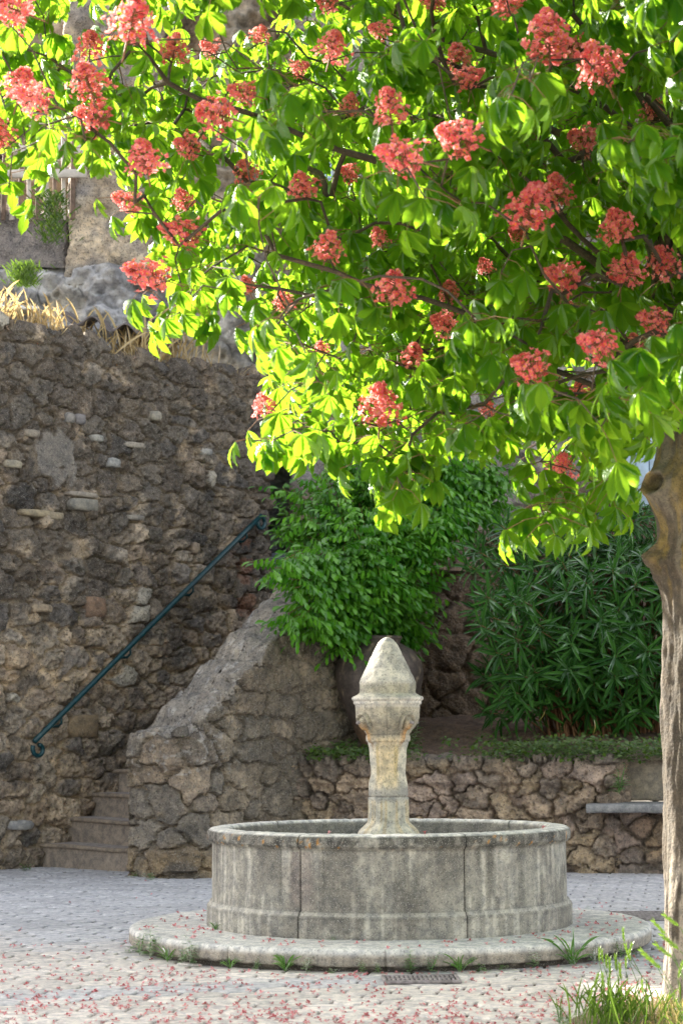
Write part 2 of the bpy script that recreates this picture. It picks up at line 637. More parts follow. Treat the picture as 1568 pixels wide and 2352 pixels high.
def tw_col(U, V, P, top, st):
    plaster = st[5]
    st = st[:5]
    rid = st[2]
    z = P[..., 2]
    c = stone_colors(st, P, U, V, [(.24, .20, .165), (.30, .25, .20), (.36, .30, .235), (.19, .17, .155), (.32, .28, .235), (.27, .215, .165)], (.43, .35, .26), (.05, .19), 4)
    # dark lichen thickens towards the top of the wall
    li = fbm(U * 5, V * 5, o=4, seed=61) + .34 * sst(1.1, 3.3, z) - .15
    lic = sst(.44, .58, li)
    c = mix(c, c * .30 + np.array([.012, .012, .013]), lic * .84)
    warm = sst(.5, .7, fbm(U * 2, V * 2, seed=71)) * sst(2.4, 1.2, z)
    c = c * (1 + .22 * warm[..., None] * np.array([1.1, .9, .5]))
    k = (rid * 613) % 1
    pale = (k > .955) & (st[0] > .12)
    c = np.where(pale[..., None], np.array([.46, .43, .37]) * (.8 + .3 * ((rid * 53) % 1))[..., None], c)
    c = mix(c, np.array([.20, .185, .17]) * (.85 + .3 * fbm(U * 7, V * 7, seed=9))[..., None], plaster)
    brick = sst(.55, .62, fbm(U * 5 + 9, V * 5, o=4, seed=63)) * sst(.35, .15, np.abs(U - 4.7)) * sst(.5, .3, np.abs(z - 2.25))
    c = mix(c, np.array([.36, .13, .06]), brick * .35)
    low = sst(.22, .0, z)
    c = mix(c, np.array([.13, .115, .09]), low * .5)
    return c


tw = wall_wrap('stone_wall', WA, WB, .45, tw_top, tw_col, tw_disp, .0085, .0090, M['wall'])
tag(tw, 'tall rough rubble stone wall carrying the dark green handrail', 'wall')

# --- flat pale stones set into the tall wall are part of its surface; a few stand proud
sm = MB()
for (px, py, w_, h_) in ((182, 1668, 60, 55), (208, 1395, 42, 50), (180, 1137, 62, 12), (75, 1180, 60, 16), (296, 1024, 45, 14), (112, 1186, 40, 18), (347, 957, 20, 22), (148, 961, 20, 24), (172, 964, 20, 24), (38, 1895, 44, 22), (84, 1397, 40, 20), (437, 1260, 16, 28), (62, 997, 30, 18), (18, 1067, 36, 18), (250, 1064, 26, 22), (212, 1008, 24, 16), (300, 1190, 34, 12), (182, 1160, 60, 30), (462, 1040, 24, 16)):
    # on the wall plane
    A = np.array([-2.53, 15.8])
    best = None
    p = at(px, py, 16)
    dx, dz = p[0] / 16, (p[2] - EYE) / 16
    s_ = (A[0] - dx * A[1]) / (dx * DR[1] - DR[0])
    y_ = A[1] + DR[1] * s_
    c0 = np.array([A[0] + DR[0] * s_, y_, EYE + dz * y_])
    wm, hm = w_ / 4900 * y_ / DR[0] * .98, h_ / 4900 * y_
    n8 = 12
    vs = []
    out = np.array([PN[0], PN[1], 0])
    for lay, (k_, o_) in enumerate(((1.02, .0), (1.0, .06), (.92, .078), (.45, .083))):
        for i in range(n8):
            a = 2 * math.pi * (i + .5) / n8
            ca, sa = math.cos(a), math.sin(a)
            rr = 1 / (abs(ca) ** 6 + abs(sa) ** 6) ** (1 / 6)
            random.seed(int(px * 7 + i))
            rr *= 1 + random.uniform(-.09, .09)
            v = c0 + np.array([DR[0], DR[1], 0]) * ca * rr * wm / 2 * k_ + np.array([0, 0, 1]) * sa * rr * hm / 2 * k_ + out * o_
            vs.append(v)
    fs = []
    for l in range(3):
        for i in range(n8):
            fs.append((l * n8 + i, l * n8 + (i + 1) % n8, (l + 1) * n8 + (i + 1) % n8, (l + 1) * n8 + i))
    fs.append(tuple(3 * n8 + i for i in range(n8)))
    sm.add(vs, fs)
M['palestone'] = stone_mat('pale_set_stone', 1.2, .25, .5)
cs = sm.build('inset_stone', M['palestone'], tw)
cs['label'] = 'pale squarish stones set into the wall face'
ca_ = cs.data.color_attributes.new('Col', 'FLOAT_COLOR', 'POINT')
cc = []
for i in range(len(cs.data.vertices)):
    st_i = i // 48
    base = [(.25, .19, .12), (.24, .16, .11), (.38, .34, .29), (.34, .29, .20), (.33, .30, .26), (.33, .28, .2), (.36, .34, .29), (.27, .26, .25), (.24, .23, .24), (.42, .42, .42), (.36, .29, .21), (.31, .25, .19), (.29, .26, .22), (.37, .34, .27), (.33, .34, .34), (.33, .33, .31), (.3, .28, .25), (.27, .26, .23), (.34, .34, .33)][st_i]
    cc += [*[b_ * .82 for b_ in base], 1]
ca_.data.foreach_set('color', cc)

# --- stair parapet
PA = np.array([-1.11, 14.8])
PAR_T = .50


def pp_top(s, q):
    st_ = sst(.02, .12, (s - .16) % .30) * .05
    return .96 + np.clip(s - .16, 0, 1.75) * .79 + (st_ - .02) * (s > .2) * 1.5 + .05 * (vn(s * 7, q * 7, seed=15) - .5) + .02 * sst(0, .1, s)


def pp_disp(U, V, P, top):
    st = rubble(U + .1, V, .29, .19, 23, warp=.45, p=3.4)
    e, f1, rid, rx, ry = st
    fr = sst(15.6, 14.9, P[..., 1])
    m = sst(.02, .14, e)
    n1 = fbm(U * 8, V * 8, o=5, seed=24)
    n2 = fbm(U * 34, V * 34, o=3, seed=25)
    n3 = fbm(U * 3, V * 2, o=3, seed=28)
    boul = sst(.30, .15, P[..., 2]) * sst(.75, .35, np.abs(U - .62)) * (top < .5)
    d = (m - .5) * .055 * (.55 + .45 * fr) + (n1 - .5) * .045 + (n2 - .5) * .03 + (n3 - .5) * .05 * (1 - top) + boul * .06
    led = sst(.74, .78, P[..., 2]) * sst(1.05, .9, P[..., 2]) * fr * (1 - top)
    d = d + led * .035
    return d, st


def pp_col(U, V, P, top, st):
    z = P[..., 2]
    fr = sst(15.5, 14.9, P[..., 1])
    c = stone_colors(st, P, U, V, [(.25, .21, .17), (.30, .25, .19), (.22, .195, .165), (.28, .225, .17)], (.26, .215, .16), (.0, .10), 14)
    c = mix(c, np.array([.27, .225, .165]) * (.8 + .4 * fbm(U * 5, V * 2, seed=33))[..., None], .45 * (1 - fr))
    sub = sst(.5, .62, fbm(U * 4, V * 4, o=4, seed=35) + .12 * (z > .72) - .08 * (z < .3))
    c = mix(c, c * .5, sub * .8)
    c = c * (1 - .15 * np.clip(top, 0, 1))[..., None]
    pale = sst(.64, .72, fbm(U * 30, V * 30, o=3, seed=37)) * np.clip(top + fr * (z > .7), 0, 1)
    c = mix(c, np.array([.42, .41, .40]), pale * .55)
    orange = sst(.3, .1, z) * sst(.4, .6, fbm(U * 6, V * 6, seed=39)) * fr
    c = mix(c, np.array([.33, .235, .12]), orange * .55)
    tt = top[..., None]
    return c * (1 - tt) + (c * 1.15 + np.array([.14, .142, .148])) * tt  # top faces lightened in colour as if lit by the sky


pp = wall_wrap('stair_parapet', PA, PA + DR * 2.6, PAR_T, pp_top, pp_col, pp_disp, .0095, .0095, M['wall'], corner=.03, caprows=26)
tag(pp, 'thick sloping stone parapet with a lichen crusted top beside the steps', 'parapet')

# --- steps (one flight of stone)
fl = empty('stone_steps', tuple(np.append(np.array([-2.53, 15.8]) + DR * .42 + PN * .6, 0)))
tag(fl, 'worn stone steps rising between the rubble wall and the parapet', 'steps')
RISE, TREAD, S0 = .178, .235, .42
for k in range(13):
    s0, s1 = S0 + k * TREAD, S0 + (k + 1) * TREAD + .05
    if k == 12:
        s1 += .9
    nu, nr = 90, 0
    q0, q1 = .0, 1.30
    u = np.linspace(q0, q1, nu)
    prof = [(s0 + .012, k * RISE - .05)] + [(s0 + .012, z) for z in np.linspace(k * RISE, (k + 1) * RISE - .03, 14)] + [(s0 - .010, (k + 1) * RISE - .028), (s0 - .014, (k + 1) * RISE - .016), (s0 - .008, (k + 1) * RISE - .004), (s0 + .006, (k + 1) * RISE)] + [(x, (k + 1) * RISE) for x in np.linspace(s0 + .02, s1, 14)]
    prof = np.array(prof)
    S_, U_ = prof[:, 0][:, None] + 0 * u[None], 0 * prof[:, 0][:, None] + u[None]
    Z_ = prof[:, 1][:, None] + 0 * u[None]
    wob = (vn(U_ * 4, U_ * 0 + k, seed=44) - .5) * .03 + (fbm(U_ * 25, Z_ * 25 + S_ * 25, o=3, seed=45) - .5) * .012
    wear = -.012 * np.exp(-((U_ - .75) / .3) ** 2) * (Z_ > (k + 1) * RISE - .03)
    base = np.array([-2.53, 15.8]) + PN * .01
    P = np.stack([base[0] + DR[0] * (S_ + wob) + PN[0] * U_, base[1] + DR[1] * (S_ + wob) + PN[1] * U_, Z_ + wear + wob * .3], -1)
    c = np.array([.25, .205, .16]) * (.7 + .6 * fbm(U_ * 5, Z_ * 9 + S_ * 5 + k, o=4, seed=46))[..., None]
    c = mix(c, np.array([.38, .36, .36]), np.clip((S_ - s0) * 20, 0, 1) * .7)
    o = mesh_np('step', P - np.array(fl.location), grid_faces(*S_.shape), M['step'], fl, col=c)

# --- handrail on the tall wall
rail_root = np.array([-2.53, 15.8])
hr = empty('handrail', (rail_root[0] + DR[0] * .36, rail_root[1] + DR[1] * .36, .91))
tag(hr, 'dark green iron handrail with curled ends fixed to the stone wall', 'handrail')


def rp(s, z, q=.15):
    v = rail_root + DR * (s - .15) + PN * q
    return Vector((v[0], v[1], z)) - hr.location


RZ = lambda s: .93 + (s - .36) * .757
mb = MB()
pts = [rp(s, RZ(s)) for s in np.linspace(.36, 2.80, 14)]
mb.tube(pts, .021, 10)
mb.build('rail', M['rail'], hr)
for end, s_e, sg in ((0, .36, -1), (1, 2.80, 1)):
    mb = MB()
    pts = []
    for t in np.linspace(0, 1, 22):
        a = t * 1.65 * math.pi
        r_ = .062 * (1 - .55 * t)
        if sg < 0:
            cx, cz = s_e + .045, RZ(s_e) - .055
            pts.append(rp(cx - r_ * math.cos(a + R(-25)), cz - r_ * math.sin(a + R(-25))))
        else:
            cx, cz = s_e - .01, RZ(s_e) - .065
            pts.append(rp(cx + r_ * math.sin(a), cz + r_ * math.cos(a)))
    mb.tube(pts, .017, 8)
    mb.build('scroll', M['rail'], hr)
for s_b in (.62, 1.32, 2.0, 2.62):
    mb = MB()
    z_ = RZ(s_b)
    mb.tube([rp(s_b, z_ - .01), rp(s_b + .005, z_ - .06, .15), rp(s_b + .01, z_ - .085, .11), rp(s_b + .01, z_ - .085, .0)], .009, 6)
    mb.tube([rp(s_b - .03, z_ - .085, .065), rp(s_b + .05, z_ - .085, .065)], .012, 6)
    mb.build('bracket', M['rail'], hr)

# --- low retaining wall
LA, LB = np.array([-.36, 15.69]), np.array([1.92, 15.05])


def lw_top(s, q):
    return .775 + .035 * (vn(s * 4, q * 4, seed=52) - .5) + .02 * (vn(s * 12, q * 9, seed=53) - .5)


def lw_disp(U, V, P, top):
    st = rubble(U, V, .205, .135, 37, warp=.9, jit=.40, p=3.2)
    e, f1, rid, rx, ry = st
    m = sst(.0, .16, e)
    n1 = fbm(U * 14, V * 14, o=5, seed=54)
    n2 = fbm(U * 45, V * 45, o=3, seed=55)
    pit = sst(.58, .7, fbm(U * 26, V * 26, o=3, seed=56))
    k = (rid * 613) % 1
    cap = sst(.60, .63, V) * .03 * (1 - top)
    d = m * (.035 + .05 * k) + (((rid * 211) % 1 - .5) * rx + ((rid * 431) % 1 - .3) * ry) * m * .04 + (n1 - .5) * .05 + (n2 - .5) * .03 - pit * .02 + cap
    return d - .04, st


def lw_col(U, V, P, top, st):
    c = stone_colors(st, P, U, V, [(.33, .26, .20), (.38, .29, .21), (.29, .235, .19), (.35, .27, .22), (.31, .24, .18), (.40, .31, .21)], (.20, .15, .115), (-.05, .10), 24)
    c = mix(c, c * .6, sst(.5, .65, fbm(U * 5, V * 5, seed=58)) * .6)
    z = P[..., 2]
    c = mix(c, np.array([.16, .14, .12]), sst(.72, .8, z) * .6)
    return mix(c, np.array([.26, .22, .19]), top * .6)


lw = wall_wrap('retaining_wall', LA, LB, .40, lw_top, lw_col, lw_disp, .0085, .0085, M['low'], corner=.04)
tag(lw, 'low dry stone retaining wall behind the fountain holding the planted bank', 'wall')

# --- stone bench at the right end
LD = (LB - LA) / np.linalg.norm(LB - LA)
LN = np.array([LD[1], -LD[0]])
bn = empty('stone_bench', (2.3, 14.95, 0))
tag(bn, 'stone bench with a grey slab seat against the wall beside the tree', 'bench')


def lb_disp(U, V, P, top):
    st = rubble(U + 3.3, V, .22, .17, 91, warp=.5, jit=.38)
    e, f1, rid, rx, ry = st
    m = sst(.0, .16, e)
    d = m * .06 + (fbm(U * 14, V * 14, o=5, seed=94) - .5) * .05 + (fbm(U * 45, V * 45, o=3, seed=95) - .5) * .025 + (((rid * 211) % 1 - .5) * rx) * m * .03
    return d - .05, st


def lb_col(U, V, P, top, st):
    c = stone_colors(st, P, U, V, [(.27, .19, .14), (.31, .22, .14), (.22, .17, .14), (.26, .2, .17)], (.19, .15, .11), (.0, .12), 44)
    return mix(c, np.array([.2, .17, .15]), sst(.16, .05, P[..., 2]) * .6)


BA = LB + LD * -.02 + LN * .0
BBp = BA + LD * 2.0
bb = wall_wrap('base', BA, BBp, .34, lambda s, q: .415 + 0 * s + 0 * q, lb_col, lb_disp, .009, .009, M['low'], corner=.03)
bb.parent = bn
bb.matrix_parent_inverse = Matrix.Translation(-bn.location)


def slab(name, A, L, d, n, q0, q1, z0, z1, colr, mat, parent, seed, bev=.012, amp=.006):
    """horizontal or upright slab with chipped edges, as a closed grid along its length"""
    sec = []
    b = bev
    cor = [(q0 + b, z0), (q1 - b, z0), (q1, z0 + b), (q1, z1 - b), (q1 - b, z1), (q0 + b, z1), (q0, z1 - b), (q0, z0 + b)]
    for i in range(8):
        p, q_ = cor[i], cor[(i + 1) % 8]
        k = max(1, int(math.hypot(q_[0] - p[0], q_[1] - p[1]) / .012))
        for j in range(k):
            sec.append((p[0] + (q_[0] - p[0]) * j / k, p[1] + (q_[1] - p[1]) * j / k))
    sec = np.array(sec)
    cen = sec.mean(0)
    us = np.concatenate([[0, 0, b * .5], np.arange(b, L - b, .012), [L, L]])
    sh = np.concatenate([[0.0, .985, .995], np.ones(len(us) - 5), [1, 0]])
    Q = cen[0] + (sec[None, :, 0] - cen[0]) * sh[:, None]
    Z = cen[1] + (sec[None, :, 1] - cen[1]) * sh[:, None]
    U = us[:, None] + 0 * Q
    P = np.stack([A[0] + d[0] * U + n[0] * Q, A[1] + d[1] * U + n[1] * Q, Z], -1)
    nn = (fbm(P[..., 0] * 14, P[..., 1] * 14, P[..., 2] * 14, o=4, seed=seed) - .5) * 2 * amp
    P[..., 2] += nn
    P[..., 1] += nn * .8
    c = np.array(colr) * (.7 + .6 * fbm(P[..., 0] * 6, P[..., 1] * 6, P[..., 2] * 6, o=4, seed=seed + 3))[..., None]
    f = grid_faces(*Q.shape, wrap=True)[:, ::-1]
    o = mesh_np(name, P - np.array(parent.location), f, mat, parent, col=c)
    return o


SA = LB - LD * .19
slab('seat', SA, 2.1, LD, LN, -.30, .24, .425, .485, (.20, .205, .215), M['step'], bn, 101)
slab('backrest', LB + LD * .0, 2.0, LD, LN, -.42, -.28, .49, .87, (.27, .235, .19), M['step'], bn, 111, amp=.01)

# --- bank of soil behind the low wall
gx, gy = np.meshgrid(np.linspace(-1.1, 6, 260), np.linspace(0, 1, 90))
yb = 15.69 - (gx + .36) * .281 + .22
Yg = yb + gy * (19.0 - yb)
Zg = .765 + .16 * sst(0, .35, gy) + .25 * gy + (fbm(gx * 4, Yg * 4, o=5, seed=120) - .5) * .09 + (fbm(gx * 25, Yg * 25, o=3, seed=121) - .5) * .03
Pg = np.stack([gx, Yg, Zg], -1)
cg = np.array([.17, .115, .085]) * (.6 + .8 * fbm(gx * 6, Yg * 6, o=4, seed=122))[..., None]
tag(mesh_np('soil_bank', Pg, grid_faces(*gx.shape), M['soil'], col=cg), kind='structure')

# ------------------------------------------------------------------ fountain
FX, FY = .218, 10.4
ft = empty('fountain', (FX, FY, 0))
tag(ft, 'round grey stone fountain with pointed central pillar and wide basin', 'fountain')


def lathe(name, prof, n, mat, parent, colf, joints=(), jd=.006, sharp=0, dispf=None, octo=None):
    prof = np.array(prof, float)
    ph = np.linspace(0, 2 * math.pi, n, endpoint=False)
    for j in joints:
        ph = ph[np.abs((ph - j + math.pi) % (2 * math.pi) - math.pi) > .008]
        ph = np.concatenate([ph, [j - .0045, j - .0022, j, j + .0022, j + .0045]])
    ph = np.sort(ph % (2 * math.pi))
    r = prof[:, 0][:, None] + 0 * ph[None]
    z = prof[:, 1][:, None] + 0 * ph[None]
    PH = ph[None] + 0 * r
    if octo is not None:
        r = r * octo(PH, z)
    for j in joints:
        dd = np.abs((PH - j + math.pi) % (2 * math.pi) - math.pi)
        r = r - jd * sst(.0035, .0, dd) * (prof[:, 2][:, None] if prof.shape[1] > 2 else 1)
    P = np.stack([r * np.sin(PH), -r * np.cos(PH), z], -1)      # angle 0 faces the camera
    arc = np.concatenate([[0], np.cumsum(np.hypot(np.diff(prof[:, 0]), np.diff(prof[:, 1])))])[:, None] + 0 * PH
    N = grid_normals(P, wrap=True)
    d = dispf(PH, z, r, P, arc) if dispf else (fbm(P[..., 0] * 14, P[..., 1] * 14, P[..., 2] * 14, o=5, seed=130) - .5) * .008
    c = colf(PH, z, r, P, arc)
    P = P + N * d[..., None]
    return mesh_np(name, P, grid_faces(len(prof), len(ph), wrap=True), mat, parent, col=c)


def resample(pts, st):
    out = []
    for a, b in zip(pts[:-1], pts[1:]):
        k = max(1, int(math.hypot(b[0] - a[0], b[1] - a[1]) / st))
        for i in range(k):
            out.append(tuple(a[j] + (b[j] - a[j]) * i / k for j in range(len(a))))
    out.append(tuple(pts[-1]))
    return out


def streaks(PH, z, k, seed):
    return fbm(PH * k, z * 2.2 + 3, o=4, seed=seed)


GREY = np.array([.25, .245, .22])


def basin_col(PH, z, r, P, arc):
    c = GREY * (.8 + .4 * fbm(P[..., 0] * 9, P[..., 1] * 9, z * 9, seed=140))[..., None]
    s1 = streaks(PH, z, 26, 141)
    s2 = streaks(PH, z, 70, 143)
    lowf = fbm(PH * 3.1, z * 3, o=3, seed=149)
    dark = sst(.47, .64, s1 * .65 + s2 * .35) * sst(.12, .45, z) * sst(.38, .60, lowf)
    c = mix(c, c * .42, dark * .85)
    lite = sst(.50, .66, streaks(PH, z, 34, 147)) * (z < .5)
    c = mix(c, np.array([.50, .49, .44]), lite * .6)
    blot = sst(.46, .62, fbm(PH * 5, z * 4, o=5, seed=151))
    c = mix(c, c * np.array([.52, .50, .50]), blot * .7)
    band = sst(.488, .497, z) * sst(.551, .545, z) * (r > .84)
    c = mix(c, c * .38, band * sst(.34, .56, fbm(PH * 30, z * 40, o=4, seed=152)))
    purp = sst(.10, .03, np.abs(PH - (2 * math.pi - .50))) * sst(.17, .3, z) * (z < .48)
    c = mix(c, np.array([.20, .165, .155]), purp * .6)
    c = c * (1 - .45 * sst(.006, .0, np.abs(z - .4855)) * (r > .84))[..., None] * (1 - .5 * sst(.006, .001, np.abs(z - .219)) * (r > .84))[..., None]  # shade lines under the rim and at the base moulding, painted in
    c = mix(c, np.array([.52, .51, .47]), sst(.010, .004, np.abs(z - .206)) * (r > .84) * .6)  # skylight caught by the moulding ledge, painted as a pale line
    c = mix(c, c * .55, sst(.007, .002, np.abs(z - .187)) * (r > .84) * .5)  # painted shade line below the ledge
    top = sst(.545, .553, z) * (r > .7)
    c = mix(c, np.array([.66, .66, .65]) * (.8 + .4 * fbm(P[..., 0] * 20, P[..., 1] * 20, seed=153))[..., None], top * .9)  # rim top paled in colour to stand for skylight from above
    rim_d = sst(.5, .7, fbm(PH * 22, z * 30, o=4, seed=154)) * top
    c = mix(c, c * .55, rim_d * .6)
    org = sst(.72, .78, fbm(PH * 45, z * 40, o=3, seed=155)) * band
    c = mix(c, np.array([.42, .20, .03]), org)
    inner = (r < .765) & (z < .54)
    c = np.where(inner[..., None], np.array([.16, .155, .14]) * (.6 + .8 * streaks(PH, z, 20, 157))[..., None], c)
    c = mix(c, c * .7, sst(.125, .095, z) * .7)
    for j in jts:
        dd = np.abs((PH - j + math.pi) % (2 * math.pi) - math.pi)
        c = c * (1 - .75 * sst(.006, .001, dd) * (r > .76))[..., None]
    return c


bp = resample([(.874, .085, 1), (.874, .190, 1), (.870, .198, 1), (.863, .200, 1), (.861, .213, 1), (.852, .215, 1), (.850, .224, 1), (.849, .478, 1), (.850, .480, 1), (.851, .489, 1), (.861, .491, 1), (.862, .499, 1), (.871, .501, 1), (.872, .508, 1), (.873, .532, 1), (.868, .545, 1), (.856, .553, 1), (.84, .556, 1), (.775, .558, 1), (.764, .552, 1), (.758, .54, .6), (.752, .50, 0), (.745, .25, 0), (.70, .22, 0), (.0, .22, 0)], .007)
jts = [(-.505) % (2 * math.pi), .385, 1.30, 2.2, 3.1, 3.95, 4.85]


def basin_disp(PH, z, r, P, arc):
    n = (fbm(PH * 12, z * 8, o=5, seed=130) - .5) * .003 + (fbm(PH * 60, z * 50, o=3, seed=131) - .5) * .0028
    chip = sst(.62, .74, fbm(PH * 22, z * 18, o=4, seed=132)) * sst(.49, .55, z) * .003
    return (n - chip) * (r > .6)


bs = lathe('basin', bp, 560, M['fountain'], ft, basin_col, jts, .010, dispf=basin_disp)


def plinth_col(PH, z, r, P, arc):
    c = np.array([.56, .565, .56]) * (.82 + .36 * fbm(P[..., 0] * 6, P[..., 1] * 6, z * 6, seed=160))[..., None]
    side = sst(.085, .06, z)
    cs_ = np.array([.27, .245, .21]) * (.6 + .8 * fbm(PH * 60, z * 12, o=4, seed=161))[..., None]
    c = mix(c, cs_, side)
    c = mix(c, np.array([.05, .043, .034]), sst(.030, .020, z + .02 * (vn(PH * 30, z * 0, seed=162) - .5)))  # foot painted near black as the shadow gap under the overhang
    return c


pl = resample([(1.205, -.03, 1), (1.212, .018, 1), (1.240, .024, 1), (1.244, .03, 1), (1.244, .078, 1), (1.240, .089, 1), (1.232, .095, 1), (1.22, .097, 1), (.80, .099, .3)], .009)
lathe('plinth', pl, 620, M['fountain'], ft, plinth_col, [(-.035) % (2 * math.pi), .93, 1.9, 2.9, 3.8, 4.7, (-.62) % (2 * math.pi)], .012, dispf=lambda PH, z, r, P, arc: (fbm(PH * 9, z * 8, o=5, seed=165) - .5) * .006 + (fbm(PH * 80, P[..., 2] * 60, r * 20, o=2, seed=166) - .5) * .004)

wt = MB()
wt.add([(.75 * math.sin(a), .75 * math.cos(a), .40) for a in np.linspace(0, 2 * math.pi, 64, endpoint=False)][::-1], [tuple(range(64))])
wt.build('water', M['water'], ft)

# pillar: measured half widths (px) by height (px)
prof_px = [(168, 2), (170, 16), (176, 30), (188, 48), (210, 68), (235, 84), (300, 115), (400, 164), (480, 202), (512, 216), (522, 219), (560, 218), (598, 217), (606, 222), (618, 238), (627, 255), (631, 270), (636, 276), (645, 279), (655, 278), (662, 270), (668, 264), (674, 265), (684, 266), (690, 262), (697, 252), (730, 250), (770, 249), (800, 246), (825, 236), (850, 218), (875, 198), (900, 180), (922, 168), (928, 166), (932, 170), (945, 172), (970, 172), (976, 170), (982, 160), (990, 156), (1050, 152), (1120, 146), (1200, 139), (1230, 139), (1260, 145), (1300, 154), (1340, 158), (1385, 158), (1398, 156), (1403, 148), (1407, 148), (1412, 160), (1418, 163), (1500, 163), (1590, 165), (1605, 170), (1625, 190), (1650, 216), (1672, 234), (1690, 240), (1705, 240), (1720, 236), (2170, 236)]
pp_ = [(h * .000622, .520 + (1690 - y) * .000622) for y, h in prof_px]
pp_ = resample(pp_, .006)[::-1]


def octo(PH, z):
    a = (PH + R(22.5)) % (math.pi / 4) - math.pi / 8
    o = math.cos(math.pi / 8) / np.cos(a) * 1.025
    k = sst(.955, .93, z) * sst(.53, .60, z) * .75
    return 1 * (1 - k) + o * k


SPOUTS = [R(-52), R(38), R(128), R(218)]


def pil_disp(PH, z, r, P, arc):
    d = (fbm(P[..., 0] * 22, P[..., 1] * 22, z * 22, o=5, seed=170) - .5) * .0055 + (fbm(P[..., 0] * 90, P[..., 1] * 90, z * 90, o=2, seed=171) - .5) * .003
    for a in SPOUTS:
        da = (PH - a + math.pi) % (2 * math.pi) - math.pi
        u = da * .155
        v = z - 1.060
        rr = np.hypot(u, np.maximum(v, 0) + np.minimum(v, 0) * .5)
        ring = sst(.0085, .004, np.abs(rr - .036)) * (v > -.035)
        ring2 = sst(.020, .010, rr) * (v > -.03)
        tongue = sst(.026, .010, np.abs(u)) * sst(.94, .99, z) * sst(1.085, 1.06, z)
        d = d + ring * .016 + ring2 * .014 + tongue * .017
    return d


def pil_col(PH, z, r, P, arc):
    n = fbm(P[..., 0] * 14, P[..., 1] * 14, z * 14, o=4, seed=175)
    c = np.array([.50, .485, .45]) * (.7 + .6 * n)[..., None]
    lich = sst(.42, .60, fbm(P[..., 0] * 7, P[..., 1] * 7, z * 7, o=4, seed=176)) * (z > 1.17) * .8
    c = mix(c, np.array([.22, .215, .20]), lich)
    c = mix(c, np.array([.23, .22, .15]), sst(.045, .01, np.abs(z - 1.215)) * .65)
    c = mix(c, np.array([.55, .53, .48]), sst(.012, .0, np.abs(z - 1.183)) * .8)
    bowl = sst(.95, .99, z) * sst(1.14, 1.12, z)
    c = mix(c, np.array([.34, .315, .255]) * (.7 + .6 * streaks(PH, z, 12, 177))[..., None], bowl)
    for a in SPOUTS:
        da = (PH - a + math.pi) % (2 * math.pi) - math.pi
        u = da * .155
        rr = np.hypot(u, np.maximum(z - 1.06, 0) + np.minimum(z - 1.06, 0) * .5)
        c = mix(c, c * .5, sst(.006, .001, np.abs(rr - .046)) * (z > 1.03) * .7)
        c = mix(c, c * .45, sst(.006, .001, np.abs(rr - .025)) * (z > 1.03) * .7)
    sh = sst(.955, .945, z)
    base = np.array([.52, .50, .43]) * (.8 + .4 * n)[..., None]
    c = mix(c, base, sh)
    wobble = (fbm(PH * 5, z * 9, o=4, seed=178) - .5) * .5
    ya = np.zeros_like(z)
    for a in SPOUTS:
        da = (PH - a + math.pi) % (2 * math.pi) - math.pi
        run = sst(.16, .05, np.abs(da) + wobble * .15) * sst(1.075, 1.04, z) * sst(.90, 1.0, z)
        c = mix(c, np.array([.50, .27, .09]), run * .8)
    mid = (PH - R(-6) + math.pi) % (2 * math.pi) - math.pi
    yl = sst(.85, .45, np.abs(mid) + wobble) * sst(.70, .78, z + wobble * .08) * sst(1.0, .96, z)
    c = mix(c, np.array([.66, .52, .29]), yl * .6)
    ol = sst(.16, .06, np.abs(np.abs(mid) - .52) + wobble * .1) * sst(.75, .82, z) * sst(.96, .93, z)
    c = mix(c, np.array([.36, .29, .13]), ol * .6)
    grey = sst(.755 - .0, .72, z + wobble * .10) * sst(.665, .69, z)
    c = mix(c, np.array([.30, .30, .29]), grey * .75)
    y2 = sst(.5, .62, fbm(PH * 8, z * 3, o=3, seed=179)) * sst(.69, .67, z)
    c = mix(c, np.array([.50, .40, .23]), y2 * .6)
    c = c * (1 - .35 * sst(.004, .001, np.abs(z - .698)))[..., None] * (1 - .35 * sst(.005, .001, np.abs(z - .995)))[..., None]
    return c


lathe('pillar', pp_, 420, M['fountain'], ft, pil_col, dispf=pil_disp, octo=octo)
for a in SPOUTS:
    mb = MB()
    d = Vector((math.sin(a), -math.cos(a), 0))
    c0 = Vector((0, 0, 1.057))
    mb.tube([c0 + d * .14, c0 + d * .178 + Vector((0, 0, -.003)), c0 + d * .190 + Vector((0, 0, -.006))], [.0085, .008, .0075], 10)
    mb.build('spout', M['iron'], ft)

# ------------------------------------------------------------------ drain grates
for i, (px, py, wd, dp, rz, lab) in enumerate(((966, 2242, .30, .20, R(2), 'slotted iron drain grate in the paving in front of the fountain'), (1492, 2103, .62, .42, R(-4), 'dark patterned iron drain cover behind the tree at the plinth edge'))):
    Yg_ = 5145 / (py - 1662)
    p = at(px, py, Yg_)
    g_ = empty('drain_grate', (p[0], Yg_, .004), rz)
    tag(g_, lab, 'drain grate')
    mb = MB()
    t_ = .014
    for sx in (-1, 1):
        mb.box((sx * (wd / 2), 0, .004), (t_, dp + t_, .014), bev=.002)
    for sy in (-1, 1):
        mb.box((0, sy * (dp / 2), .004), (wd - t_, t_, .014), bev=.002)
    mb.build('frame', M['iron'], g_)
    mb = MB()
    nb = 15 if i == 0 else 26
    for k in range(nb):
        x = -wd / 2 + wd * (k + 1) / (nb + 1)
        mb.box((x, 0, .003), (wd / nb * .55, dp - t_, .009), bev=.001)
    if i:
        for k in range(14):
            mb.box((0, -dp / 2 + dp * (k + 1) / 15, .0045), (wd - t_, .008, .008))
    else:
        mb.box((0, 0, .004), (wd - t_, .012, .010))
    mb.build('bars', M['iron'], g_)

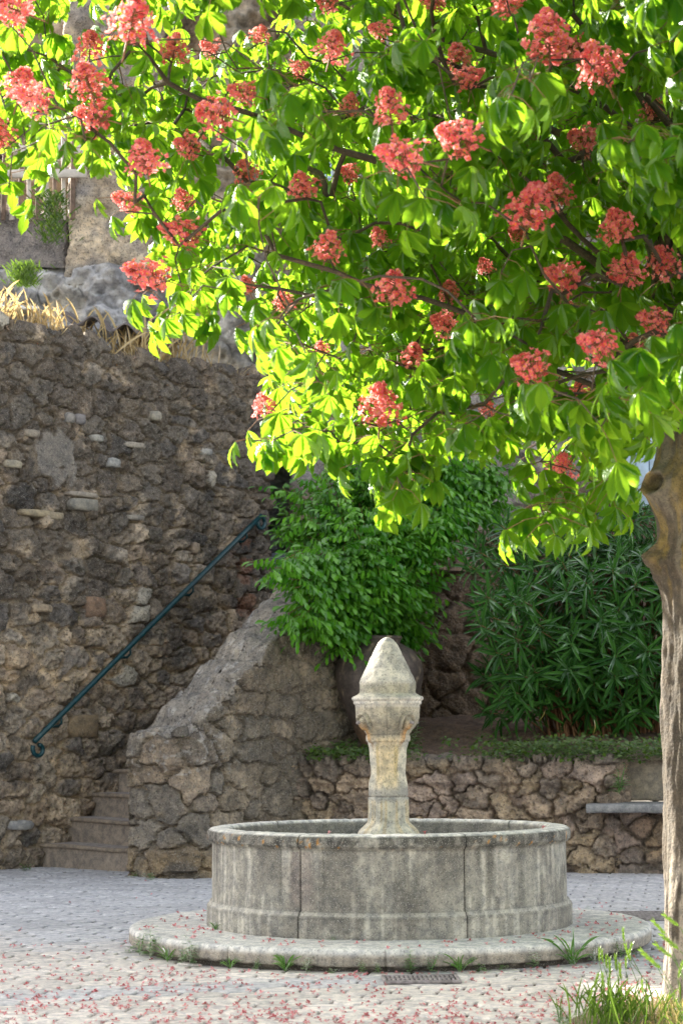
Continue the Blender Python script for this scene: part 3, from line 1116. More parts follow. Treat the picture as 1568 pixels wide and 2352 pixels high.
# ------------------------------------------------------------------ clay jar
jr = [(0, .0), (.10, .0), (.13, .03), (.20, .16), (.28, .34), (.325, .50), (.33, .58), (.31, .66), (.25, .735), (.18, .775), (.155, .79), (.165, .815), (.175, .825), (.165, .84), (.14, .83), (.13, .79), (.12, .74)]
JY = 16.0
jp = at(872, 1725, JY)


def jar_col(PH, z, r, P, arc):
    c = np.array([.085, .068, .062]) * (.6 + .8 * fbm(PH * 3, z * 6, o=4, seed=190))[..., None]
    c = mix(c, np.array([.20, .125, .08]), sst(.24, .12, z + .1 * (fbm(PH * 4, z * 4, seed=191) - .5)) * .8)
    c = mix(c, np.array([.30, .24, .17]), sst(.64, .70, fbm(PH * 7, z * 12, o=4, seed=192)) * .7)
    return c


J = empty('clay_jar', (jp[0], JY, .86))
tag(J, 'large dark clay jar under the hanging vine behind the fountain pillar', 'jar')
lathe('jar_body', resample(jr, .02), 120, M['jar'], J, jar_col)

# ------------------------------------------------------------------ cliff behind, with an unseen left extension shaped to block the sun
xs = np.concatenate([np.linspace(-24, -3.6, 160), np.linspace(-3.55, .3, 420), np.linspace(.35, 1.4, 40)])
nz = 460


def skyline(x):
    return np.interp(x, [-24, -11.5, -11.35, -10.0, -9.85, -7.6, -7.2, -6.4, -6.2, -3.25, -3.1, 2], [8.95, 8.9, 7.4, 7.4, 7.9, 7.9, 6.6, 6.0, 5.0, 5.0, 8.6, 8.6])  # steps and notch left of view set which spots the sun reaches


top = skyline(xs)
tt = np.linspace(0, 1, nz)
Z = tt[:, None] * top[None]
X = xs[None] + 0 * Z
led = fbm(X * .5, Z * 1.6, o=5, seed=200)
led2 = fbm(X * 1.7, Z * 3.2, o=5, seed=201)
led3 = fbm(X * 7, Z * 10, o=4, seed=202)
ver = fbm(X * 1.2, Z * .3, o=3, seed=203)
Yc = 18.75 - (led - .5) * 1.5 - (led2 - .5) * .75 - (led3 - .5) * .34 - (fbm(X * 16, Z * 18, o=4, seed=207) - .5) * .10 + (ver - .5) * .5 + .10 * (np.minimum(Z, 7) - 4)
Yc -= 1.3 * sst(5.15, 4.75, Z) * sst(-.9, -2.0, X) * sst(-4.5, -3.5, X)
crk = np.abs(fbm(X * 2.5, Z * 2.5, o=3, seed=204) - .5)
Yc += sst(.03, .0, crk) * .06
Pc = np.stack([X, Yc, Z], -1)
# top shelf running back
back = []
for k in range(1, 8):
    b = Pc[-1].copy()
    b[:, 1] += k * .5
    b[:, 2] += -.05 * k
    back.append(b)
Pc = np.concatenate([Pc, np.array(back)])
cr = np.array([.60, .55, .48]) + 0 * Pc
n_ = fbm(Pc[..., 0] * 1.3, Pc[..., 2] * 1.3, o=5, seed=210)
cr = mix(cr, np.array([.45, .46, .50]), sst(.40, .55, n_) * sst(5.6, 4.6, Pc[..., 2]))
cr = mix(cr, np.array([.62, .62, .63]), sst(.54, .66, fbm(Pc[..., 0] * 2.6, Pc[..., 2] * 2.2, o=5, seed=211)) * sst(5.4, 4.6, Pc[..., 2]) * .8)
cr = mix(cr, np.array([.40, .29, .18]), sst(.52, .68, fbm(Pc[..., 0] * 3, Pc[..., 2] * 3, o=4, seed=212)) * sst(4.7, 5.3, Pc[..., 2]) * .7)
cr = mix(cr, cr * .45, sst(.54, .68, fbm(Pc[..., 0] * 3.4, Pc[..., 2] * 3.0, o=5, seed=213)) * .75)
cr = mix(cr, cr * .5, sst(.5, .65, fbm(Pc[..., 0] * 9, Pc[..., 2] * 4.0, o=4, seed=214)) * .45)
dk = sst(2.6, 1.9, Pc[..., 2])
cr = mix(cr, np.array([.13, .095, .07]) * (.6 + .8 * fbm(Pc[..., 0] * 4, Pc[..., 2] * 4, seed=215))[..., None], dk)
tag(mesh_np('cliff', Pc, grid_faces(*Pc.shape[:2]), M['cliff'], col=cr), kind='structure')

# --- old house wall behind the tree
hw = empty('old_house', (2.2, 18.3, 0))
tag(hw, 'old grey stone house behind the tree with pale blue shutters', 'house')


def hw_disp(U, V, P, top):
    st = rubble(U, V, .34, .22, 301, warp=.45)
    e, f1, rid, rx, ry = st
    pl_ = sst(.45, .56, fbm(P[..., 0] * .8, P[..., 2] * .8, o=3, seed=302))
    d = sst(.0, .15, e) * .05 * (1 - pl_ * .8) + (fbm(U * 5, V * 5, o=5, seed=303) - .5) * .09 + (fbm(U * 26, V * 26, o=3, seed=304) - .5) * .03 + (fbm(U * 1.1, V * 1.1, seed=305) - .5) * .25
    return d, st + (pl_,)


def hw_col(U, V, P, top, st):
    pl_ = st[5]
    c = stone_colors(st[:5], P, U, V, [(.30, .27, .24), (.26, .24, .23), (.34, .29, .24), (.22, .205, .20)], (.31, .28, .25), (.0, .14), 304)
    c = mix(c, np.array([.36, .345, .34]) * (.6 + .7 * fbm(U * 3, V * 3, o=4, seed=306))[..., None], pl_ * .75)
    c = mix(c, c * .5, sst(.5, .64, fbm(U * 3.5, V * 3.5, o=4, seed=307)) * .6)
    z = P[..., 2]
    c = mix(c, np.array([.20, .145, .10]) * (.6 + .8 * fbm(U * 6, V * 6, o=4, seed=308))[..., None], sst(3.3, 2.6, z + (fbm(U * 2, V * 2, seed=309) - .5)))
    return c


hwall = wall_wrap('wall', (-.35, 18.0), (7.5, 18.0), .7, lambda s, q: 8.9 + 0 * s + 0 * q, hw_col, hw_disp, .018, .018, M['wall'], zb=.5, corner=.05)
hwall.parent = hw
hwall.matrix_parent_inverse = Matrix.Translation(-hw.location)


def window(px0, px1, py0, py1, shutters):
    Yw = 17.86
    a, b = at(px0, py1, Yw), at(px1, py0, Yw)
    w_, h_ = b[0] - a[0], b[2] - a[2]
    cx, cz = (a[0] + b[0]) / 2 - hw.location[0], (a[2] + b[2]) / 2
    yy = Yw - hw.location[1]
    wn = MB()
    for sx in (-1, 1):
        wn.box((cx + sx * (w_ / 2 - .03), yy, cz), (.06, .12, h_), bev=.006)
    for sz in (-1, 1):
        wn.box((cx, yy, cz + sz * (h_ / 2 - .03)), (w_ - .121, .12, .06), bev=.006)
    wn.box((cx, yy + .01, cz), (.045, .08, h_ - .121), bev=.004)
    wn.box((cx, yy - .03, cz - h_ / 2 - .05), (w_ + .16, .2, .08), bev=.01)
    wf = wn.build('window', M['shutter'], hw)
    mp = MB()
    mp.box((cx, yy + .03, cz), (w_ - .122, .02, h_ - .122))
    mp.build('pane', M['pane'], wf)
    if shutters:
        for sx in (-1, 1):
            ms = MB()
            x0 = cx + sx * (w_ / 2 + w_ / 4 + .02)
            for k in range(4):
                ms.box((x0 - w_ / 4 + w_ / 8 + k * w_ / 4, yy - .05, cz), (w_ / 4 - .006, .03, h_ - .02), bev=.004)
            for zz in (-.3, .3):
                ms.box((x0, yy - .078, cz + zz * h_), (w_ / 2 - .02, .022, .07), bev=.004)
            ms.build('shutter', M['shutter'], hw)


window(690, 770, 290, 420, False)
dr = MB()
a, b = at(1428, 1165, 17.86), at(1640, 860, 17.86)
nd = 7
for k in range(nd):
    ww = (b[0] - a[0]) / nd
    dr.box((a[0] + ww * (k + .5) - hw.location[0], -.45, (a[2] + b[2]) / 2), (ww - .008, .05, b[2] - a[2]), bev=.006)
dr.build('door', M['shutter'], hw)
df = MB()
df.box((a[0] - .04 - hw.location[0], -.44, (a[2] + b[2]) / 2), (.07, .12, b[2] - a[2] + .1), bev=.01)
df.build('door_frame', M['frame_wood'], hw)

# --- slate-grey plastered gate post behind the stairs end
gp = MB()
a, b = at(600, 1400, 18.15), at(655, 1270, 18.15)
for k in range(3):
    gp.box(((a[0] + b[0]) / 2, 18.15, a[2] + (k + .5) * (b[2] - a[2]) / 3), (b[0] - a[0] + .1, .18, (b[2] - a[2]) / 3 - .012), bev=.008)
tag(gp.build('slate_slabs', plain('slate', (.12, .14, .17), .7, .3, 8, .2), smooth=False), 'stacked bluish grey slabs at the top of the steps', 'slabs')

# --- wooden fence and masonry block on the cliff, top left
fc = empty('wooden_fence', (-2.6, 17.6, 4.9))
tag(fc, 'weathered wooden picket fence high on the rock at the upper left', 'fence')
for k in range(34):
    x = -4.6 + k * .072
    y = 17.45
    h0, h1 = at(60, 505 - k * 0, 17.45)[2], at(60, 120, 17.45)[2]
    p1 = MB()
    random.seed(k)
    w2 = random.uniform(.035, .05)
    jx = random.uniform(-.012, .012)
    p1.tube([(x - fc.location[0], y - fc.location[1], h0 - fc.location[2]), (x + jx - fc.location[0], y + random.uniform(-.02, .02) - fc.location[1], (h0 + h1) / 2 - fc.location[2]), (x + jx * .5 - fc.location[0], y - fc.location[1], h1 + random.uniform(-.1, .1) - fc.location[2])], w2 / 2, 6)
    if -3.3 < x < -2.10:
        p1.build('picket', M['fence'] if k % 2 else M['fence_pale'], fc)
for (za, zb_) in ((.42, .30), (1.05, .93)):
    rl = MB()
    z1 = at(60, 400, 17.4)[2] if za < .5 else at(60, 345, 17.4)[2]
    rl.box((-2.7 - fc.location[0], 17.39 - fc.location[1], z1 - fc.location[2]), (1.2, .04, .07), bev=.006)
    rl.build('fence_rail', M['fence_pale'], fc)

bk = empty('stone_building', (-2.0, 17.95, 6.0))
tag(bk, 'pale sandy masonry corner of a building at the upper left behind branches', 'building')
b1 = wall_wrap('wall', (-2.28, 17.5), (-1.55, 17.5), .6, lambda s, q: 9.2 + 0 * s + 0 * q,
               lambda U, V, P, t, st: mix(stone_colors(st, P, U, V, [(.46, .38, .29), (.52, .44, .34), (.38, .34, .30)], (.42, .36, .29), (.0, .1), 404), np.array([.2, .19, .2]), sst(.5, .66, fbm(U * 4, V * 4, o=4, seed=405)) * .6),
               lambda U, V, P, t: ((fbm(U * 7, V * 7, o=5, seed=402) - .5) * .16, rubble(U, V, .4, .28, 403, warp=.2)), .018, .02, M['wall'], zb=4.7, corner=.02)
b1.parent = bk
b1.matrix_parent_inverse = Matrix.Translation(-bk.location)

# block of smooth rendered masonry under the fence
bl = wall_wrap('block_wall', (-3.15, 17.5), (-2.26, 17.5), .8, lambda s, q: 5.30 + .05 * vn(s * 3, q * 3, seed=8),
               lambda U, V, P, t, st: np.array([.20, .18, .175]) * (.6 + .8 * fbm(U * 4, V * 4, o=5, seed=412))[..., None],
               lambda U, V, P, t: ((fbm(U * 6, V * 6, o=5, seed=413) - .5) * .10, 0), .02, .02, M['wall'], zb=4.85, corner=.12)
tag(bl, 'smooth grey rendered wall supporting the wooden fence', 'wall')

# --- corrugated sheet and white sheet on the wall top
cx_ = np.linspace(-2.18, -1.32, 200)
ry = np.linspace(0, 1.0, 30)
CX, RY = np.meshgrid(cx_, ry)
s_line = (CX + 2.53) / DR[0]
Yr_ = 15.8 + DR[1] * s_line + .13 + RY * .7
for lay in range(1):
    ph = (CX + 2.95) * 2 * math.pi / .235
    Zr = 4.20 + .042 * np.sin(ph) + RY * .12 + .02 * vn(CX * 5, RY * 5, seed=420)
    P1 = np.stack([CX, Yr_, Zr], -1)
    P2 = P1 + np.array([0, 0, -.014])
    V_ = np.concatenate([P1.reshape(-1, 3), P2.reshape(-1, 3)])
    nA, nB = CX.shape
    F_ = np.concatenate([grid_faces(nA, nB), grid_faces(nA, nB, off=nA * nB)[:, ::-1], np.stack([np.arange(nB - 1) + nA * nB, np.arange(1, nB) + nA * nB, np.arange(1, nB), np.arange(nB - 1)], -1)])
    tag(mesh_np('corrugated_sheet', V_, F_, M['sheet']), 'grey corrugated roof sheet lying on top of the tall stone wall', 'roof sheet')
ws = MB()
pa = at(15, 724, 16.3)
ws.box((pa[0] - .12, 16.5, pa[2] + .05), (.62, .6, .035), rz=R(12), bev=.01)
wso = ws.build('white_panel', M['white'])
tag(wso, 'pale bluish white panel lying on the wall top at the far left', 'panel')
wso.rotation_euler = (0, R(0), 0)

# ------------------------------------------------------------------ foliage tools


def frames(a, nrm):
    """rotation matrices whose x is a, z near nrm"""
    a = a / np.linalg.norm(a, axis=-1, keepdims=True)
    y = np.cross(nrm, a)
    y /= np.maximum(np.linalg.norm(y, axis=-1, keepdims=True), 1e-6)
    z = np.cross(a, y)
    return np.stack([a, y, z], -1)      # columns


def leaflet(L, wmax, n, droop, fold, peak=.6, tip=.9, serr=0.0, pleat=0.0, twist=0.0):
    """blade along +x; returns verts (n+1)*3, uv, faces"""
    t = np.linspace(0, 1, n + 1)
    if peak > .52:
        f = np.where(t < peak, np.sin(np.clip(t / peak, 0, 1) * math.pi / 2) ** 1.0, np.cos(np.clip((t - peak) / (1 - peak), 0, 1) * math.pi / 2) ** tip)
    else:
        f = np.sin(np.clip(t, 0, 1) * math.pi) ** tip
    w = wmax * f + .0006
    w = w * (1 + serr * np.where(np.arange(n + 1) % 2 == 0, -1, 1))
    ang = droop * t
    dx = np.cumsum(np.concatenate([[0], np.cos((ang[:-1] + ang[1:]) / 2) * L / n]))
    dz = -np.cumsum(np.concatenate([[0], np.sin((ang[:-1] + ang[1:]) / 2) * L / n]))
    pz = pleat * np.where(np.arange(n + 1) % 2 == 0, -1, 1)
    V, UV = [], []
    for i in range(n + 1):
        for sgn in (-1, 0, 1):
            x = dx[i] + (abs(sgn) * .06 * L * f[i])
            y = sgn * w[i] * math.cos(fold)
            z = dz[i] + abs(sgn) * (w[i] * math.sin(fold) + pz[i] * f[i])
            if twist:
                c_, s_ = math.cos(twist * t[i]), math.sin(twist * t[i])
                y, z = y * c_, z + y * s_
            V.append((x, y, z))
            UV.append((sgn, t[i]))
    F = []
    for i in range(n):
        for k in (0, 1):
            a = i * 3 + k
            F.append((a, a + 1, a + 4, a + 3))
    return np.array(V), np.array(UV), np.array(F)


def merge(parts):
    V, U, F = [], [], []
    o = 0
    for v, u, f in parts:
        V.append(v)
        U.append(u)
        F.append(f + o)
        o += len(v)
    return np.concatenate(V), np.concatenate(U), np.concatenate(F)


def rotz(v, a):
    c_, s_ = math.cos(a), math.sin(a)
    return np.stack([v[:, 0] * c_ - v[:, 1] * s_, v[:, 0] * s_ + v[:, 1] * c_, v[:, 2]], -1)


def roty(v, a):
    c_, s_ = math.cos(a), math.sin(a)
    return np.stack([v[:, 0] * c_ + v[:, 2] * s_, v[:, 1], -v[:, 0] * s_ + v[:, 2] * c_], -1)


class Batch:
    """many transformed copies of small templates, written as ONE mesh"""
    def __init__(s):
        s.V, s.U, s.F, s.C = [], [], [], []
        s.o = 0

    def add(s, tpl, pos, rot, scale, rnd):
        v, u, f = tpl
        n = len(pos)
        if n == 0:
            return
        P = np.einsum('nij,vj->nvi', rot, v) * np.asarray(scale)[:, None, None] + np.asarray(pos)[:, None, :]
        s.V.append(P.reshape(-1, 3))
        s.U.append(np.tile(u, (n, 1)))
        s.F.append((f[None] + (np.arange(n) * len(v))[:, None, None]).reshape(-1, f.shape[1]) + s.o)
        c = np.repeat(np.asarray(rnd)[:, None], len(v), 1).reshape(-1)
        s.C.append(np.stack([c, c, c], -1))
        s.o += n * len(v)

    def build(s, name, mat, parent=None, loc=None):
        V = np.concatenate(s.V)
        if loc is not None:
            V = V - np.asarray(loc)
        return mesh_np(name, V, np.concatenate(s.F), mat, parent, col=np.concatenate(s.C), uv=np.concatenate(s.U))


def tubes_np(paths, n=6):
    """list of (points (k,3), radii (k)) -> V, F"""
    V, F = [], []
    o = 0
    an = np.linspace(0, 2 * math.pi, n, endpoint=False)
    for P, r in paths:
        P = np.asarray(P, float)
        k = len(P)
        T = np.gradient(P, axis=0)
        T /= np.maximum(np.linalg.norm(T, axis=1, keepdims=True), 1e-9)
        up = np.where(np.abs(T[:, 2:3]) < .9, np.array([[0, 0, 1.]]), np.array([[0, 1., 0]]))
        if np.abs(T[:, 2]).max() > .85:
            up = np.tile(np.array([[.3, 1., 0]]), (k, 1))
        a = np.cross(T, up)
        a /= np.maximum(np.linalg.norm(a, axis=1, keepdims=True), 1e-9)
        b = np.cross(a, T)
        R_ = P[:, None] + (a[:, None] * np.cos(an)[None, :, None] + b[:, None] * np.sin(an)[None, :, None]) * np.asarray(r)[:, None, None]
        V.append(R_.reshape(-1, 3))
        F.append(grid_faces(k, n, wrap=True, off=o))
        o += k * n
    return np.concatenate(V), np.concatenate(F)


# ------------------------------------------------------------------ chestnut tree
TX, TY = 1.345, 8.1
tree = empty('chestnut_tree', (TX, TY, 0))
tag(tree, 'red flowering horse chestnut tree with a bare pollarded trunk at the right', 'tree')
TL = np.array([TX, TY, 0])

# trunk
zz = np.linspace(-.05, 3.2, 420)
na = 150
ph = np.linspace(0, 2 * math.pi, na, endpoint=False)
PH, ZZ = np.meshgrid(ph, zz)
rad = np.interp(zz, [-.05, .05, .25, .9, 1.45, 1.62, 1.75, 1.85, 2.0, 2.14, 2.4, 3.2], [.19, .168, .150, .146, .150, .158, .170, .185, .190, .178, .14, .11])
cxo = np.interp(zz, [0, 1.0, 1.6, 2.0, 2.6, 3.2], [0, .012, .03, .05, .03, .0])
cyo = np.interp(zz, [0, 2.0, 3.2], [0, 0, .1])
r = rad[:, None] + 0 * PH
nzv = fbm(np.cos(PH) * 2.2 + 5, np.sin(PH) * 2.2, ZZ * 1.6, o=5, seed=500)
nz2 = fbm(np.cos(PH) * 9, np.sin(PH) * 9, ZZ * 9, o=4, seed=501)
nz3 = fbm(np.cos(PH) * 12, np.sin(PH) * 12, ZZ * 11, o=4, seed=502)
r = r + (nzv - .5) * .045 + (nz2 - .5) * .018 + (nz3 - .5) * .007


def angd(a):
    return (PH - a + math.pi) % (2 * math.pi) - math.pi


# angle measured so that -x (picture left) is pi
for (a, z0, amp, wa, wz) in ((math.pi + .25, 1.665, .052, .30, .055), (math.pi + .15, 1.60, .022, .35, .07), (math.pi + .9, 1.66, .022, .4, .09), (math.pi + .5, 1.93, .075, .45, .085), (4.6, 1.55, .03, .4, .12)):
    r = r + amp * np.exp(-(angd(a) / wa) ** 2 - ((ZZ - z0) / wz) ** 2) * (1 + (fbm(PH * 8, ZZ * 30, o=3, seed=510) - .5) * (1.6 if z0 < 1.7 else .3))
# pruning hollow
dh = np.hypot(angd(math.pi + .5) / .22, (ZZ - 1.945) / .042)
r = r - .045 * sst(.95, .6, dh) + .012 * np.exp(-((dh - 1.15) / .2) ** 2)
P = np.stack([cxo[:, None] + r * np.cos(PH), cyo[:, None] + r * np.sin(PH), ZZ], -1)
c = np.array([.070, .056, .042]) * (.65 + .7 * fbm(np.cos(PH) * 4, np.sin(PH) * 4, ZZ * 9, o=5, seed=503))[..., None]
c = mix(c, np.array([.19, .17, .14]), sst(.5, .65, fbm(PH * 3, ZZ * 3.5, o=4, seed=504)) * .6)
c = mix(c, np.array([.05, .042, .03]), sst(.5, .6, fbm(PH * 4, ZZ * 2.2, o=4, seed=505)) * .6)
c = mix(c, np.array([.20, .14, .03]), sst(.50, .64, fbm(PH * 6, ZZ * 6, o=4, seed=506)) * sst(1.4, 1.7, ZZ) * .6)
c = mix(c, np.array([.03, .025, .015]), sst(.9, .7, dh) * .7)
lo = sst(.62, .45, ZZ + (fbm(PH * 5, ZZ * 3, seed=507) - .5) * .5)
c = mix(c, np.array([.36, .32, .27]), lo * sst(.40, .5, fbm(PH * 6, ZZ * 7, o=3, seed=508)) * .7)
trunk = mesh_np('trunk', P, grid_faces(len(zz), na, wrap=True), M['bark'], tree, col=c)

# shoots: tips of branches, each carrying leaves
LOW = [(-300, 400), (20, 415), (90, 345), (250, 330), (300, 440), (370, 560), (430, 665), (500, 640), (570, 690), (615, 850), (640, 950), (740, 925), (830, 1000), (930, 1030), (1000, 930), (1100, 890), (1170, 980), (1250, 1090), (1400, 1070), (1450, 930), (1568, 930), (2100, 930)]
lx, ly = [a for a, b in LOW], [b for a, b in LOW]
FLW = [(30, 25, 100, 85), (75, 232, 100, 60), (290, 45, 90, 130), (205, 105, 70, 80), (215, 185, 95, 90), (210, 268, 95, 60), (40, 195, 70, 90), (10, 305, 55, 85), (395, 110, 65, 75), (490, 262, 95, 75), (555, 215, 80, 45), (340, 365, 90, 80), (430, 335, 70, 55), (570, 392, 55, 60), (430, 455, 40, 60), (290, 465, 80, 45), (412, 540, 110, 55), (335, 637, 120, 65), (705, 425, 60, 70), (755, 105, 80, 80), (660, 690, 50, 55), (575, 655, 45, 40), (745, 565, 65, 80), (900, 245, 65, 95), (915, 362, 125, 75), (1045, 322, 110, 80), (900, 662, 75, 90), (1060, 130, 70, 65), (1080, 185, 80, 45), (1262, 80, 100, 130), (1395, 140, 98, 118), (1320, 110, 70, 60), (1205, 475, 90, 120), (1280, 435, 70, 80), (1185, 535, 50, 40), (1335, 320, 75, 65), (1290, 640, 95, 80), (1425, 620, 85, 80), (1428, 515, 75, 85), (1535, 600, 75, 85), (1370, 795, 100, 65), (1500, 740, 85, 50), (1015, 745, 65, 50), (945, 820, 65, 60), (1215, 845, 95, 65), (870, 930, 75, 110), (612, 930, 55, 60), (1285, 1070, 50, 65), (1120, 940, 45, 40), (800, 240, 55, 55), (480, 110, 50, 40), (870, 70, 60, 35), (990, 8, 75, 35), (1170, 10, 95, 45), (750, 5, 60, 45), (1030, 668, 55, 55), (875, 545, 50, 45), (745, 800, 40, 40), (690, 160, 50, 35), (1460, 790, 50, 45), (1335, 895, 50, 50), (590, 80, 40, 50), (800, 400, 50, 35), (1500, 250, 50, 60), (1120, 610, 40, 45)]
rs = np.random.RandomState(11)
flow = []
for i, (fx, fy, fw, fh) in enumerate(FLW):
    big = max(fw, fh)
    Yf = np.interp(big, [40, 70, 100, 150], [9.2, 7.9, 7.0, 6.4]) + rs.uniform(-.25, .25)
    if (fx, fy) in ((335, 637), (870, 930), (612, 930), (412, 540), (290, 465)):
        Yf = 7.6
    flow.append((fx, fy, fw, fh, Yf))
shoots = []


def gap(px, py):
    if 140 < px < 245 and -50 < py < 150:
        return .04
    if px < 90 and 235 < py < 440:
        return .18
    if 600 < px < 720 and 430 < py < 650:
        return .35
    if px < 620:
        return .52
    if py > 830 and px < 1200:
        return .8
    return 1


def inside(p, Rx=3.6, Ry=2.75):
    return ((p[0] - TX - .1) / Rx) ** 2 + ((p[1] - TY - .5) / Ry) ** 2 < 1


tries = 0
while len(shoots) < 1250 and tries < 90000:
    tries += 1
    px = rs.uniform(-160, 1700)
    py = rs.uniform(-160, 1100)
    if py > np.interp(px, lx, ly) - rs.uniform(0, 60):
        continue
    if rs.rand() > gap(px, py):
        continue
    Y = rs.uniform(6.0, 11.3)
    if px > 1150 or py < 250:
        Y = min(Y, rs.uniform(6.0, 11.3))
    p = at(px, py, Y)
    if not inside(p) or p[2] < 1.7:
        continue
    if any((np.hypot(px - f[0], py - f[1] + 60) < max(f[2], f[3]) * .75 + 45 * 7 / Y and Y < f[4] + .2) for f in flow):
        continue
    shoots.append((p, 1.0))
for (px, py, Y) in ((925, 1120, 7.0), (1255, 1200, 7.0), (1245, 1180, 7.2), (1400, 1165, 7.2), (630, 1010, 7.0), (715, 990, 7.1), (860, 1060, 7.1), (790, 1030, 7.2), (1050, 985, 7.1), (410, 720, 7.1), (935, 1085, 7.2), (915, 1070, 7.3), (1262, 1165, 7.2), (1275, 1150, 7.4), (640, 990, 7.2), (430, 690, 7.3), (415, 650, 7.7), (640, 955, 7.35), (738, 945, 7.45), (800, 985, 7.5), (935, 1050, 7.3), (945, 1000, 7.5), (1040, 950, 7.6), (1110, 930, 7.5), (1265, 1130, 7.5), (1240, 1060, 7.7), (1290, 1040, 7.3), (1390, 1130, 7.7), (310, 465, 7.3), (330, 480, 7.8), (20, 440, 6.9), (60, 330, 7.2), (200, 340, 7.1), (600, 740, 7.7), (440, 600, 7.9), (1195, 1000, 7.5), (870, 990, 7.8), (700, 880, 7.6), (1010, 1000, 7.9)):
    shoots.append((at(px, py, Y), 1.0))
nvis = len(shoots)
# the rest of the crown, above and beside the picture
k = 0
while k < 330:
    p = np.array([rs.uniform(-2, 5), rs.uniform(5.8, 11.2), rs.uniform(2.3, 5.8)])
    top_z = 5.7 - .22 * ((p[0] - TX) ** 2 + (p[1] - TY) ** 2)
    if p[2] > top_z or not inside(p):
        continue
    scr = (784 + 4900 * p[0] / p[1], 1662 - 4900 * (p[2] - EYE) / p[1])
    if -200 < scr[0] < 1720 and scr[1] > -200:
        continue
    if p[0] < -.9 and p[2] < 3.4:
        continue
    k += 1
    shoots.append((p, .9))
# flowers sit on shoots of their own
fl_idx = {}
for i, f in enumerate(flow):
    pb = at(f[0], f[1] + f[3] * .45, f[4])
    fl_idx[len(shoots)] = i
    shoots.append((pb, .55))

# branch skeleton: trunk axis and limbs first, then every shoot joins the nearest suitable node
nodes = []      # pos, parent


def addn(p, par):
    nodes.append([np.array(p, float), par])
    return len(nodes) - 1


cur = -1
for z in np.arange(1.9, 4.9, .12):
    t = (z - 1.9) / 3
    cur = addn((TX + .0 - .16 * t + .05 * math.sin(z * 4), TY + .1 * t + .04 * math.cos(z * 5), z), cur)
tr_n = len(nodes)
for (i0, az, el, L) in ((2, 165, 30, 2.1), (3, 205, 22, 1.9), (4, 130, 32, 1.8), (5, 240, 30, 1.7), (6, 185, 38, 2.2), (7, 90, 35, 1.6), (8, 275, 35, 1.5), (5, 20, 30, 1.8), (7, 330, 34, 1.7), (9, 60, 40, 1.6), (12, 200, 45, 1.8), (11, 150, 45, 1.6), (14, 250, 50, 1.2)):
    par = i0
    p = nodes[i0][0].copy()
    a, e = R(az), R(el)
    st_ = int(L / .12)
    for j in range(st_):
        e2 = e * (1 - .75 * j / st_)
        a += rs.normal(0, .06)
        p = p + np.array([math.cos(a) * math.cos(e2), math.sin(a) * math.cos(e2), math.sin(e2) + rs.normal(0, .08)]) * .12
        par = addn(p, par)
order = sorted(range(len(shoots)), key=lambda i: np.linalg.norm(shoots[i][0] - np.array([TX, TY, 3.2])))
tipnode = {}
for i in order:
    p = shoots[i][0]
    NP = np.array([n[0] for n in nodes])
    d = np.linalg.norm(NP - p, axis=1)
    root_d = np.linalg.norm(NP - np.array([TX, TY, 2.8]), axis=1)
    cost = d + .22 * root_d + 1.2 * np.maximum(0, .0 + NP[:, 2] - p[2] - .15) * .4
    j = int(np.argmin(cost))
    q = nodes[j][0]
    L = np.linalg.norm(p - q)
    k = max(2, int(L / .11))
    par = j
    perp = rs.normal(0, 1, 3) * .07 * L
    for m in range(1, k + 1):
        t = m / k
        sag = .16 * L * math.sin(t * math.pi)
        pos = q + (p - q) * t + np.array([0, 0, sag]) + perp * math.sin(t * math.pi) + rs.normal(0, .008, 3) * (m < k)
        par = addn(pos, par)
    tipnode[i] = par
# pipe model radii
rad2 = np.zeros(len(nodes))
child = [[] for _ in nodes]
for i, (p, par) in enumerate(nodes):
    if par >= 0:
        child[par].append(i)
for i in range(len(nodes) - 1, -1, -1):
    if not child[i]:
        rad2[i] = .0028 ** 2.2
    else:
        rad2[i] = sum(rad2[c_] for c_ in child[i])
rads = rad2 ** (1 / 2.2)
rads = np.minimum(rads * 1.0, .11)
# paths
paths = []
stack = [0]
used = set()
for i in range(len(nodes)):
    starts = []
    par = nodes[i][1]
    if par == -1 or max(child[par], key=lambda c_: rad2[c_]) != i:
        path = [] if par == -1 else [(nodes[par][0], min(rads[par], rads[i] * 1.3))]
        j = i
        while True:
            path.append((nodes[j][0], rads[j]))
            if not child[j]:
                break
            j = max(child[j], key=lambda c_: rad2[c_])
        paths.append(([a for a, b in path], [b for a, b in path]))
V_, F_ = tubes_np(paths, 7)
bc = np.tile(np.array([.075, .056, .040]), (len(V_), 1)) * (.6 + .8 * fbm(V_[:, 0] * 12, V_[:, 1] * 12, V_[:, 2] * 12, seed=520))[:, None]
mesh_np('branches', V_ - TL, F_, M['bark'], tree, col=bc)

